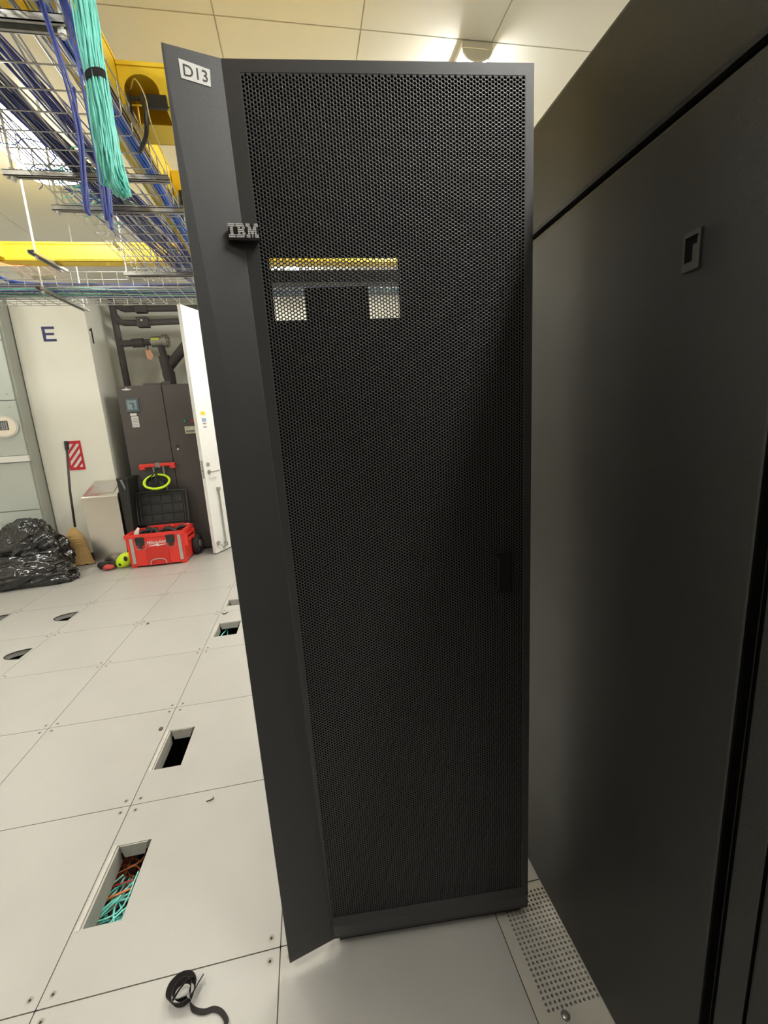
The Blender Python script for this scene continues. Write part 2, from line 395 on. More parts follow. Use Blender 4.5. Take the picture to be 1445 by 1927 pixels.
# perforated floor tile in front of the racks
gx0, gx1, gy0, gy1 = 2*T+g, 3*T-g, -T+g, -g
pt = thing('perforated_floor_tile', 'perforated vent floor tile at the foot of the black cabinets', 'floor tile', (1.525, -.305, 0))
holes = []
px, py = .0119, .0114
hx0, hy0 = 1.2555, -.277; nc, nr = 12, 23
cellx0 = hx0-px/2; celly0 = hy0-py/2; cellx1 = cellx0+nc*px; celly1 = celly0+nr*py
v = []; f = []
n = 8; rr = .0037
for j in range(nr):
    for i in range(nc):
        cx, cy = hx0+i*px, hy0+j*py; k = len(v)
        for a_ in range(n):
            t_ = 2*math.pi*(a_+.5)/n; c_, s_ = math.cos(t_), math.sin(t_)
            q = max(abs(c_)/(px/2), abs(s_)/(py/2))
            # outer ring: 8 pts on the cell border (corners at 45 deg multiples)
        ring = [(1, -.4), (1, .4), (.4, 1), (-.4, 1), (-1, .4), (-1, -.4), (-.4, -1), (.4, -1)]
        corners = [(-1, -1), (1, -1), (1, 1), (-1, 1)]
        for cxs, cys in corners: v.append((cx+cxs*px/2, cy+cys*py/2, 0))
        inn = []
        for z in (0, -.012):
            for a_ in range(n):
                t_ = 2*math.pi*a_/n+math.pi/n-math.pi*.75-math.pi/n
                v.append((cx+rr*math.cos(t_), cy+rr*math.sin(t_), z))
        for c4 in range(4):
            a0, a1, a2 = k+4+(2*c4) % n, k+4+(2*c4+1) % n, k+4+(2*c4+2) % n
            f += [(k+c4, k+(c4+1) % 4, a2, a1, a0)]
        f += [(k+4+a_, k+4+(a_+1) % n, k+4+n+(a_+1) % n, k+4+n+a_) for a_ in range(n)]
mesh_obj('perforated_area', v, f, 'grille', pt)
MB().prism([(gx0, gy0, 0), (gx1, gy0, 0), (gx1, gy1, 0), (gx0, gy1, 0)], (0, 0, -.012), 0,
           [[(cellx0, celly0, 0), (cellx1, celly0, 0), (cellx1, celly1, 0), (cellx0, celly1, 0)]]).build('plate', 'grille', pt)
bo = MB(); bo.cyl((1.289, -.293, -.001), (1.289, -.293, .0015), .011, 20, r2=.0105); bo.ell((1.289, -.293, .0012), .0085, .0085, .0035, 16, 8); bo.cyl((1.289, -.293, .0035), (1.289, -.293, .0052), .003, 6)
bo.build('bolt', 'nickel', pt, smooth=False)

# ================================================================== PERFORATED DOOR D13
HP = Vector((1.305, -.080, 0)); U = Vector((-.548, .045, 0)).normalized(); N = Vector((-.0818, -.9966, 0)).normalized(); Z = Vector((0, 0, 1))
def D(u, n, z): return HP+U*u+N*n+Z*z
door = thing('rack_door', 'tall black perforated rack door marked D13 standing open in the aisle', 'rack door', HP+U*.3)
ZB, ZT = .030, 2.060
M0, M1, MZ0, MZ1 = .0140, .5475, .1000, 2.0450
cu_, cz_ = .00606, .0070
ncol = int((M1-M0)/cu_); nrow = int((MZ1-MZ0)/cz_)
R_H = .00262
def perforated():
    cells = []
    for i in range(-1, ncol+1):
        off = 0 if i % 2 == 0 else cz_/2
        for j in range(-1, nrow+1):
            solid = (i < 0 or i >= ncol or j < 0 or j >= nrow or (j == nrow-1 and i % 2))
            cells.append((M0+(i+.5)*cu_, MZ0+(j+.5)*cz_+off, solid))
    c = np.array([(a, b) for a, b, s in cells]); sol = np.array([bool(s) for a, b, s in cells])
    hx = cu_*2/3; ang = np.arange(6)*math.pi/3
    # flat-top hexagon: corners at 0,60..deg in (u,z); width along u = 2*hx ; height = cz_
    cor = np.stack([hx*np.cos(ang), cz_/2*np.sin(ang)/math.sin(math.pi/3)], 1)
    mid = (cor+np.roll(cor, -1, 0))/2
    outer = np.empty((12, 2)); outer[0::2] = cor; outer[1::2] = mid
    an = np.arange(12)*math.pi/6; inner = np.stack([R_H*np.cos(an), R_H*np.sin(an)], 1)
    hc = c[~sol]; n = len(hc)
    P = np.empty((n, 36, 3))
    P[:, :12, 0:2] = hc[:, None, :]+outer; P[:, :12, 2] = 0
    P[:, 12:24, 0:2] = hc[:, None, :]+inner; P[:, 12:24, 2] = 0
    P[:, 24:, 0:2] = hc[:, None, :]+inner; P[:, 24:, 2] = -.0012
    base = (np.arange(n)*36)[:, None, None]
    k = np.arange(12); k1 = (k+1) % 12
    q1 = np.stack([k, k+12, k1+12, k1], 1); q2 = np.stack([k+12, k+24, k1+24, k1+12], 1)
    Q = (np.concatenate([q1, q2])[None]+base).reshape(-1, 4)
    V = P.reshape(-1, 3)
    sc_ = c[sol]; m = len(sc_)
    PS = np.zeros((m, 6, 3)); PS[:, :, 0:2] = sc_[:, None, :]+cor
    o6 = len(V)+(np.arange(m)*6)[:, None]
    Q2 = np.concatenate([o6+np.array([0, 3, 2, 1]), o6+np.array([0, 5, 4, 3])])
    V = np.concatenate([V, PS.reshape(-1, 3)]); Q = np.concatenate([Q, Q2])
    Wd = np.array(HP)[None]+V[:, 0:1]*np.array(U)+V[:, 2:3]*np.array(N)+V[:, 1:2]*np.array(Z)
    me = bpy.data.meshes.new('perforated_panel')
    me.vertices.add(len(Wd)); me.vertices.foreach_set('co', Wd.astype(np.float32).ravel())
    me.loops.add(len(Q)*4); me.loops.foreach_set('vertex_index', Q.astype(np.int32).ravel())
    me.polygons.add(len(Q)); me.polygons.foreach_set('loop_start', np.arange(len(Q), dtype=np.int32)*4)
    me.update(calc_edges=True); me.validate()
    me.materials.append(M['door_black'])
    o = bpy.data.objects.new('perforated_panel', me); COL.objects.link(o); o.parent = door; o.matrix_parent_inverse = parent_world(door).inverted()
    return o
perforated()
# face frame (0.4 mm proud), opening overlaps the solid rim cells
fo = MB()
u_in0, u_in1 = M0-.0010, M0+ncol*cu_+.0010
z_in0, z_in1 = MZ0-.0006, MZ0+nrow*cz_+.0006
def fold_u(z): return .5485+(.5785-.5485)*(z-ZB)/(ZT-ZB)
pts = [D(-.004, .0005, ZB), D(fold_u(ZB), .0005, ZB), D(fold_u(ZT), .0005, ZT), D(-.004, .0005, ZT)]
fl_u1 = min(u_in1, fold_u(z_in0)-.001)
inn = [D(u_in0, .0005, z_in0), D(fl_u1, .0005, z_in0), D(u_in1, .0005, z_in1), D(u_in0, .0005, z_in1)]
fo.prism(pts, N*-.002, 0, [inn])
# side return, top return, bottom return
fo.box(0, 1, 0, 1, 0, 1, xf=lambda p: D(-.004+.0035*p.x, -.034+.034*p.y, ZB+(ZT-ZB)*p.z))
fo.box(0, 1, 0, 1, 0, 1, xf=lambda p: D(-.004+(.58)*p.x, -.034+.034*p.y, ZT-.003+.003*p.z))
fo.box(0, 1, 0, 1, 0, 1, xf=lambda p: D(-.004+(.552)*p.x, -.034+.034*p.y, ZB+.003*p.z))
fo.box(0, 1, 0, 1, 0, 1, xf=lambda p: D(.545+.003*p.x+.030*p.z, -.034+.032*p.y, ZB+(ZT-ZB)*p.z))
fo.build('face_frame', 'door_black', door)
# lower lip
MB().add([D(.002, .0008, .104), D(.545, .0008, .104), D(.545, .011, .088), D(.002, .011, .088), D(.545, .0015, .040), D(.002, .0015, .040), D(.002, .0, .04), D(.545, 0, .04)],
         [(0, 3, 2, 1), (3, 5, 4, 2), (0, 1, 7, 6), (5, 6, 7, 4), (0, 6, 5, 3), (1, 2, 4, 7)]).build('kick_lip', 'door_black', door)
# angled wing
tipu = .6645; tipn = .0385
ft, fb = fold_u(ZT), fold_u(ZB)
nd = (U*(.0385)-N*.114).normalized()*-1   # wing normal-ish
wn = Vector((tipn, 0, 0))
wdir = (D(tipu, tipn, 0)-D(fb, 0, 0)).normalized(); wnorm = Z.cross(wdir)
if wnorm.dot(N) < 0: wnorm = -wnorm
wing = MB(); tk = wnorm*-.004
A4 = [D(fb, .0007, ZB), D(tipu-.001, tipn, ZB+.001), D(tipu+.002, tipn+.0005, ZT-.006), D(ft, .0007, ZT)]
wing.hexa([A4[0]+tk, A4[1]+tk, A4[2]+tk, A4[3]+tk, A4[0], A4[1], A4[2], A4[3]])
wing.hexa([A4[1]+tk*4-wdir*.003, A4[1]+tk*4, A4[2]+tk*4, A4[2]+tk*4-wdir*.003, A4[1]-wdir*.003, A4[1], A4[2], A4[2]-wdir*.003])
wing.build('angled_wing', 'door_black', door)
# liner with viewing slots
ln = MB(); nz = -.033
LU0, LU1 = -.003, .556
o4 = [D(LU0, nz, ZB+.001), D(.549, nz, ZB+.001), D(.579, nz, ZT-.001), D(LU0, nz, ZT-.001)]
h1 = [D(.2735, nz, 1.6235), D(.535, nz, 1.6275), D(.535, nz, 1.746), D(.2735, nz, 1.740)]
ln.prism(o4, N*-.002, 0, [h1]); lo = ln.build('liner', 'liner', door)
MB().add([D(.27, nz+.006, 1.692), D(.538, nz+.006, 1.6985), D(.538, nz+.006, 1.7215), D(.27, nz+.006, 1.7155), D(.27, nz-.02, 1.692), D(.538, nz-.02, 1.6985), D(.538, nz-.02, 1.7215), D(.27, nz-.02, 1.7155)],
         [(0, 1, 2, 3), (7, 6, 5, 4), (0, 4, 5, 1), (1, 5, 6, 2), (2, 6, 7, 3), (3, 7, 4, 0)]).build('stiffener', 'blackp', door)
MB().box(0, 1, 0, 1, 0, 1, xf=lambda p: D(.338+.132*p.x, nz-.004+.008*p.y, 1.6235+.0635*p.z)).build('liner_block', 'liner', door)  # added liner piece that darkens the middle of the slot
# latch handle on the mesh
lh = MB(); lh.box(0, 1, 0, 1, 0, 1, xf=lambda p: D(.045+.036*p.x, .0006+.004*p.y, .996+.098*p.z))
l_ = lh.build('latch_plate', 'badge_black', door)
MB().tube([D(.078, .004, 1.08), D(.078, .010, 1.075), D(.079, .010, 1.01), D(.078, .004, 1.005)], .0022, 8).build('latch_handle', 'blackp', l_)
MB().box(0, 1, 0, 1, 0, 1, xf=lambda p: D(.01+.525*p.x, -.032+.016*p.y, .0005+(ZB-.0005)*p.z)).build('shadow_skirt', 'rubber', door)  # dark skirt added as the shadow beneath the door; also carries it
# D13 label on the wing
def Wg(w, z, off=0):   # w measured from the fold at mid height towards the tip
    base = D(.548, 0, 0); d = (D(.6645, .0385, 0)-base).normalized()
    return base+d*w+wnorm*off+Z*z
wd = (D(.6645, .0385, 0)-D(.548, 0, 0)).normalized()
def wplane(w, z, off): return Wg(w, z, off)
lab = MB(); q4 = [wplane(.1002, 2.0095, .0), wplane(.0520, 2.0095, .0), wplane(.0505, 2.0370, .0), wplane(.1010, 2.0385, .0)]
# the wing surface at the top starts at fold_u(top); find its offset from the mid plane
def wing_off(w, z):
    # true surface: line from D(fold_u(z),0) to D(tipu,tipn)
    f0 = D(fold_u(z), .0007, z); f1 = D(tipu, tipn, z); d = (f1-f0).normalized(); n_ = Z.cross(d)
    n_ = n_ if n_.dot(N) > 0 else -n_
    p = Wg(w, z); s = (p-f0).dot(n_); return -s/(n_.dot(wnorm))
q4 = [wplane(w, z, wing_off(w, z)+.0009) for w, z in ((.1002, 2.0095), (.0520, 2.0095), (.0505, 2.0360), (.1010, 2.0380))]
lab.prism(q4, wnorm*-.0012); lb = lab.build('name_label', 'paper', door); tag(lb, 'white label reading D13')
d_ = (q4[1]-q4[0]).normalized()
text_mesh('label_text', 'D13', .0245, q4[0]+d_*.0035+Z*.0052+wnorm*.0003, d_*1.0, Z*1.02, 'text_black', lb, depth=.0002)
# little label lower down
p4 = [wplane(w, z, wing_off(w, z)+.0008) for w, z in ((.0912, 1.5822), (.0736, 1.5822), (.0736, 1.5910), (.0912, 1.5920))]
sl = MB().prism(p4, wnorm*-.001).build('small_label', 'paper', door)
mb = MB(); e_ = (p4[1]-p4[0]).normalized()
for k in range(9):
    o_ = p4[0]+e_*(.0015+.0016*k)+Z*.0025+wnorm*.0004
    mb.add([o_, o_+e_*.001, o_+e_*.001+Z*.004, o_+Z*.004], [(0, 1, 2, 3)])
mb.build('print', 'grey_print', sl)
# IBM badge
BX0, BX1, BZ0, BZ1 = .7085, .7625, 1.7605, 1.7850
bx = MB(); yb = -.0565
bx.box(BX0, BX1, yb+.001, yb+.012, BZ0-.0035, BZ1-.001, bev=.001)
bx.box(BX0+.006, BX1-.004, yb+.012, -.036, BZ0, BZ1-.004)
bd = bx.build('maker_badge', 'badge_black', door); tag(bd, 'raised silver badge with striped letters IBM')
I = [[(0, 1.4)]]*2+[[(.4, 1.0)]]*4+[[(0, 1.4)]]*2
B = [[(0, 1.65)], [(0, 1.85)], [(.4, .9), (1.35, 1.95)], [(.4, 1.75)], [(.4, 1.75)], [(.4, .9), (1.35, 1.95)], [(0, 1.85)], [(0, 1.65)]]
Mm = [[(0, .8), (1.8, 2.6)], [(0, .95), (1.65, 2.6)], [(.4, 1.1), (1.5, 2.2)], [(.4, 1.2), (1.4, 2.2)], [(.4, .8), (.9, 1.7), (1.8, 2.2)], [(.4, .8), (1.0, 1.6), (1.8, 2.2)], [(0, .8), (1.15, 1.45), (1.8, 2.6)], [(0, .8), (1.22, 1.38), (1.8, 2.6)]]
x_ = 0; lg = MB(); sc2 = (BX1-BX0)/6.35; rh = (BZ1-BZ0)/8
for L, wL in ((I, 1.4), (B, 1.95), (Mm, 2.6)):
    for r_, spans in enumerate(L):
        for s0_, s1_ in spans:
            z1 = BZ1-r_*rh
            lg.box(BX0+(x_+s0_)*sc2, BX0+(x_+s1_)*sc2, yb-.001, yb+.002, z1-rh*.62, z1)
    x_ += wL+.2
lg.build('striped_letters', 'chrome', bd)

# ================================================================== OVERHEAD
# wire basket trays
def basket_y(x0, x1, y0, y1, z, label):
    m = MB(); r = .0026; hgt = .10
    nl = 10
    for i in range(nl): x = x0+(x1-x0)*i/(nl-1); m.tube([(x, y0, z), (x, y1, z)], r, 5)
    for x in (x0, x1):
        for hh in (.05, .10): m.tube([(x, y0, z+hh), (x, y1, z+hh)], r*1.1, 5)
    y = y0
    while y <= y1+1e-6:
        m.tube([(x0, y, z+hgt), (x0, y, z+.01), (x0+.01, y, z-.004), (x1-.01, y, z-.004), (x1, y, z+.01), (x1, y, z+hgt)], r, 5); y += .10
    o = m.build('cable_basket', 'wire'); tag(o, label, 'cable tray', 'wire cable baskets'); return o
def basket_x(x0, x1, y0, y1, z, label):
    m = MB(); r = .0026; hgt = .10
    nl = 9
    for i in range(nl): y = y0+(y1-y0)*i/(nl-1); m.tube([(x0, y, z), (x1, y, z)], r, 5)
    for y in (y0, y1):
        for hh in (.05, .10): m.tube([(x0, y, z+hh), (x1, y, z+hh)], r*1.1, 5)
    x = x0
    while x <= x1+1e-6:
        m.tube([(x, y0, z+hgt), (x, y0, z+.01), (x, y0+.01, z-.004), (x, y1-.01, z-.004), (x, y1, z+.01), (x, y1, z+hgt)], r, 5); x += .10
    o = m.build('cable_basket', 'wire'); tag(o, label, 'cable tray', 'wire cable baskets'); return o
TZ = 2.50; TX0, TX1 = -.18, .30
tray = basket_y(TX0, TX1, -.95, 2.50, TZ, 'long wire cable basket running away from the camera under the ceiling')
tray2 = basket_x(-3.6, 2.6, 2.62, 3.05, TZ, 'wire cable basket crossing the room in front of the cream pillar')
for x, y, L in ((TX0+.0, 2.0, 0), (TX1, 1.6, 0), (TX1, .9, 0), (TX0, .9, 0)):
    MB().box(x-.006 if x < 0 else x+.001, x-.001 if x < 0 else x+.006, y, y+.10, TZ+.04, TZ+.066, bev=.001).build('splice_plate', 'zinc', tray)
MB().box(-.94, -.80, 2.612, 2.618, TZ+.055, TZ+.075, bev=.002).build('splice_plate', 'zinc', tray2)
MB().box(-.34, -.22, 2.612, 2.618, TZ+.055, TZ+.075, bev=.002).build('splice_plate', 'zinc', tray2)
# struts with rods
def strut(p0, p1, z, rods, label, w=.041, h=.021):
    p0 = Vector((*p0, z)); p1 = Vector((*p1, z)); c = (p0+p1)/2
    t = thing('support_strut', label, 'support strut', (c.x, c.y, H), 'slotted struts hung on threaded rods')
    d = (p1-p0).normalized(); s = Z.cross(d); m = MB()
    def seg(a0, a1, b0, b1, q0, q1):
        m.hexa([p0+d*a0+s*b0+Z*q0, p0+d*a1+s*b0+Z*q0, p0+d*a1+s*b1+Z*q0, p0+d*a0+s*b1+Z*q0, p0+d*a0+s*b0+Z*q1, p0+d*a1+s*b0+Z*q1, p0+d*a1+s*b1+Z*q1, p0+d*a0+s*b1+Z*q1])
    Lg = (p1-p0).length
    seg(0, Lg, -w/2, -w/2+.0025, 0, h); seg(0, Lg, w/2-.0025, w/2, 0, h); seg(0, Lg, -w/2, w/2, h-.0025, h)
    seg(0, Lg, -w/2, -w/2+.010, 0, .0025); seg(0, Lg, w/2-.010, w/2, 0, .0025)
    m.build('channel', 'zinc', t)
    for (rx, ry) in rods:
        r = MB(); r.cyl((rx, ry, z-.02), (rx, ry, H-.0005), .0055, 8)
        r.cyl((rx, ry, z-.013), (rx, ry, z-.001), .011, 6); r.cyl((rx, ry, z+h), (rx, ry, z+h+.010), .011, 6)
        r.build('threaded_rod', 'rod', t)
    return t
strut((-.32, .50), (.300, .50), 2.474, [(.285, .50), (-.30, .50)], 'nearest galvanised strut under the long wire basket')
strut((-.27, 1.20), (.35, 1.20), 2.474, [(-.24, 1.20)], 'galvanised strut under the middle of the long wire basket', w=.03)
strut((-.235, 1.47), (.34, 1.47), 2.474, [(-.215, 1.47)], 'thin galvanised strut just beyond the hanging aqua cables', w=.025)
strut((-.25, 2.32), (.44, 2.32), 2.472, [(-.235, 2.32), (.42, 2.32)], 'galvanised strut where the long basket meets the crossing basket')
strut((-.718, 2.20), (-.69, 2.53), 2.564, [(-.716, 2.25)], 'short strut on a thin rod under the crossing yellow raceway')
strut((-.893, 2.56), (-.845, 3.14), 2.472, [(-.885, 2.60), (-.85, 3.10)], 'strut under the crossing wire basket above the letter E')

# yellow fibre raceways
rw = thing('fiber_raceway', 'yellow fibre raceway running beside the long wire basket', 'raceway', (.22, 1.0, 2.6))
def chan_y(x0, x1, y0, y1, z0, z1, name, par):
    m = MB(); th = .003
    m.box(x0, x1, y0, y1, z0, z0+th); m.box(x0, x0+th, y0, y1, z0, z1); m.box(x1-th, x1, y0, y1, z0, z1)
    m.box(x0-.004, x0+.003, y0, y1, z1-.008, z1); m.box(x1-.003, x1+.004, y0, y1, z1-.008, z1); m.box(x1-.002, x1+.002, y0, y1, z0+.006, z0+.012)
    m.box(x0-.003, x1+.003, y0, y1, z1, z1+.003)
    return m.build(name, 'yellow', par)
RX0, RX1, RZ0, RZ1 = .165, .268, 2.605, 2.755
chan_y(RX0, RX1, -.9, .86, RZ0, RZ1, 'channel', rw)
chan_y(RX0, RX1, .86, 2.385, RZ0, RZ1, 'channel', rw)
# coupler
m = MB(); m.box(RX0-.006, RX1+.006, .30, .40, RZ0-.006, RZ1+.008, bev=.003); m.build('coupler', 'yellow', rw)
# branch with arched outlet towards the door
n_arc = 14
def branch():
    y0, y1 = .98, 1.20; x0, x1 = .271, 1.25; z0, z1 = 2.612, 2.745
    m = MB()
    arch = [(.285, y0, z0+.004)]+[(.345-.06*math.cos(math.pi*i/n_arc), y0, z0+.045+.055*math.sin(math.pi*i/n_arc)) for i in range(n_arc+1)]+[(.405, y0, z0+.004)]
    m.prism([(x0, y0, z0), (x1, y0, z0), (x1, y0, z1), (x0, y0, z1)], (0, .003, 0), 0, [arch])
    m.box(x0, x1, y1-.003, y1, z0, z1); m.box(x0, x1, y0-.004, y1+.004, z1, z1+.004)
    m.box(.42, x1, y0, y1, z0, z0+.003); m.box(x0, .42, y0+.10, y1, z0, z0+.003)
    m.box(x0, x1, y0-.005, y0, z1-.010, z1)
    o = m.build('branch_channel', 'yellow', rw)
    k = MB(); k.box(.36, .43, y0-.016, y0-.002, z0-.012, z0+.030, bev=.002); k.box(.30, .36, y0-.012, y0-.004, z0+.012, z0+.022); k.box(.295, .305, y0-.016, y0-.002, z0-.045, z0+.03)
    k.build('outlet_bracket', 'blackp', rw)
    s = MB()
    s.tube(spline([(.345, y0+.03, z0+.05), (.35, y0-.03, z0+.015), (.358, y0-.045, z0-.05), (.345, y0-.03, z0-.11), (.30, y0+.02, z0-.14)]), .0075, 8)
    s.build('black_conduit', 'blackp', rw)
    w = MB(); w.tube(spline([(.30, y0+.03, z0+.07), (.34, y0-.05, z0+.05), (.372, y0-.08, z0-.02), (.375, y0-.06, z0-.09), (.37, y0+.1, z0-.12), (.33, y0+.3, z0-.10)]), .0022, 6)
    w.build('cream_cable', 'cream', rw)
branch()
m = MB()
m.box(.271, .45, 1.62, 1.86, 2.612, 2.74, bev=.004); m.build('outlet_box', 'yellow', rw)
k = MB(); k.box(.36, .40, 1.60, 1.618, 2.60, 2.66); k.box(.30, .34, 1.60, 1.618, 2.58, 2.64); k.build('outlet_bracket', 'blackp', rw)
cr = thing('fiber_raceway', 'yellow fibre raceway crossing the room near the far wall', 'raceway', (-.5, 2.43, 2.6))
m = MB(); y0, y1 = 2.389, 2.480; x0, x1, z0, z1 = -3.7, 2.6, 2.588, 2.698
m.box(x0, x1, y0, y1, z0, z0+.003); m.box(x0, x1, y0, y0+.003, z0, z1); m.box(x0, x1, y1-.003, y1, z0, z1)
m.box(x0, x1, y0-.004, y0+.004, z1-.010, z1); m.box(x0, x1, y0-.003, y0+.001, z0+.010, z0+.018); m.box(x0, x1, y0-.003, y1+.003, z1, z1+.003)
m.build('channel', 'yellow', cr)
# exit hopper on the far left of the crossing raceway
m = MB(); m.box(-1.15, -.96, 2.33, 2.386, 2.60, 2.69, bev=.004); m.box(-1.10, -.99, 2.326, 2.332, 2.62, 2.66); m.build('outlet_box', 'yellow', cr)
rn = MB(); rn.box(-.02, .10, .52, .78, 2.66, 2.76, bev=.004); 
o = thing('fiber_raceway', 'short orange yellow raceway piece above the nearest basket strut', 'raceway', (.0, .76, 2.8))
m = MB(); m.box(-.6, .150, .70, .82, 2.74, 2.743); m.box(-.6, .150, .70, .703, 2.74, 2.84); m.box(-.6, .150, .817, .82, 2.74, 2.84); m.build('channel', 'yellow', o)
m = MB(); m.cyl((-.3, .76, 2.84), (-.3, .76, H-.0005), .005, 8); m.box(-.31, -.29, .695, .825, 2.735, 2.742); m.box(-.305, -.295, .698, .822, 2.838, 2.846); m.build('hanger', 'zinc', o)

# cable bundles in the long basket
def bundle(path, n, spread, r, mats, name, label, cat='cable bundle', wav=.006, group=None, seg=7, flat=.6, sides=5):
    pts = spline(path, seg); mb = MB()
    for k in range(n):
        a = random.uniform(0, 2*math.pi); q = math.sqrt(random.random()); ox = spread*q*math.cos(a); oz = spread*flat*q*math.sin(a)
        ph = random.uniform(0, 6.28); ph2 = random.uniform(0, 6.28); fr = random.uniform(.5, 1.4)
        pl = []
        N_ = len(pts)
        for i, p in enumerate(pts):
            d = (pts[min(i+1, N_-1)]-pts[max(i-1, 0)]).normalized(); s = d.cross(Z); s = s.normalized() if s.length > .2 else Vector((1, 0, 0)); w = s.cross(d)
            pl.append(p+s*(ox+wav*math.sin(ph+i*.35*fr))+w*(oz+wav*.5*math.sin(ph2+i*.4*fr)))
        mb.tube(pl, r, sides, mi=random.randrange(len(mats)))
    o = mb.build(name, mats, smooth=True); tag(o, label, cat, group); return o
zc = TZ+.022
G = 'blue network cables lying in the long basket'
bundle([(-.02, -.95, zc), (-.05, 0, zc), (-.03, .7, zc), (.0, 1.2, zc+.005), (.05, 1.8, zc), (.10, 2.35, zc+.01), (.12, 2.62, zc+.02)], 26, .042, .003, ['navy', 'blue', 'navy', 'cgrey'], 'cable_bundle', 'thick navy cable bundle along the middle of the long basket', group=G, wav=.004)
bundle([(-.10, -.95, zc), (-.11, 0, zc), (-.07, .6, zc), (-.02, 1.0, zc+.02), (.06, 1.5, zc+.01), (.13, 2.0, zc), (.17, 2.5, zc+.03)], 20, .034, .003, ['blue', 'navy', 'cgrey'], 'cable_bundle', 'blue cable bundle slanting across the left half of the long basket', group=G)
bundle([(.06, -.95, zc+.02), (.03, -.2, zc+.01), (.0, .3, zc+.02), (.08, .8, zc), (.10, 1.3, zc+.01), (.18, 1.9, zc+.01), (.19, 2.5, zc)], 16, .024, .003, ['navy', 'blue'], 'cable_bundle', 'narrow navy cable bundle weaving through the centre of the long basket', group=G)
bundle([(.24, -.95, zc), (.24, -.2, zc+.02), (.235, .2, zc+.03), (.25, .55, zc+.01), (.265, .80, zc-.005), (.272, 1.15, zc), (.262, 1.7, zc), (.26, 2.5, zc)], 18, .016, .003, ['blue2', 'blue'], 'cable_bundle', 'bright blue cable bundle against the right side of the long basket', group=G, wav=.003)
for k in range(26):
    xa = random.uniform(-.165, .28); xb = min(.28, max(-.165, xa+random.uniform(-.12, .16))); xc_ = min(.28, max(-.165, xb+random.uniform(-.12, .16)))
    zz = TZ+.012+.05*random.random()
    mb = MB(); mb.tube(spline([(xa, -.95, zz), (xb, .1, zz), (xc_, 1.1, zz), (min(.28, xc_+.04), 2.0, zz), (xb, 2.48, zz)], 8), .0029, 5)
    o = mb.build('network_cable', random.choice(['blue', 'navy', 'cgrey', 'cgrey', 'blue']), smooth=True)
    tag(o, 'loose single network cable lying in the long wire basket', 'cable', 'loose network cables in the long basket')
# tangled knot of cut ends
mb = MB()
for k in range(90):
    c = Vector((random.gauss(-.03, .055), random.gauss(1.42, .13), TZ+.02+.05*random.random()))
    a = random.uniform(0, 6.28); L = random.uniform(.05, .12)
    d = Vector((math.cos(a), math.sin(a), random.uniform(-.05, .3)))
    s = Vector((-d.y, d.x, .1))
    mb.tube(spline([c-d*L, c-d*L*.3+s*.02, c+d*L*.4-s*.015, c+d*L], 4), .0022, 4, mi=k % 4)
o = mb.build('cable_tangle', ['blue2', 'aqua_d', 'navy', 'aqua'], smooth=True); tag(o, 'tangle of blue and teal cable ends in the long basket', 'cables', kind='stuff')
mb = MB()
for k in range(70):
    c = Vector((random.gauss(.275, .018), random.gauss(1.75, .10), TZ+.012+.07*random.random()))
    a = random.gauss(1.2, .6); L = random.uniform(.04, .13); d = Vector((math.cos(a)*.25, math.sin(a), random.uniform(-.3, .35))); s = Vector((-d.y*.2, d.x, .2))
    mb.tube(spline([c-d*L, c-d*L*.3+s*.02, c+d*L*.4-s*.015, c+d*L], 4), .0022, 4, mi=k % 3)
o = mb.build('cable_tangle', ['blue2', 'aqua', 'navy'], smooth=True); tag(o, 'tangle of bright blue and aqua cables beside the door edge', 'cables', kind='stuff')
# fibres dropping from the raceway
for k in range(7):
    x0 = .30+.012*k; 
    mb = MB(); mb.tube(spline([(.262, 1.66+.02*k, 2.735), (.30+.004*k, 1.64+.02*k, 2.70), (.315+.004*k+random.uniform(-.01, .01), 1.66+.02*k, 2.60), (.288, 1.72+.02*k, 2.53)], 6), .0017, 5)
    o = mb.build('fiber_cable', 'aqua'); tag(o, 'thin aqua fibre hanging between the yellow raceway and the basket', 'cable', 'thin aqua fibres dropping from the raceway')
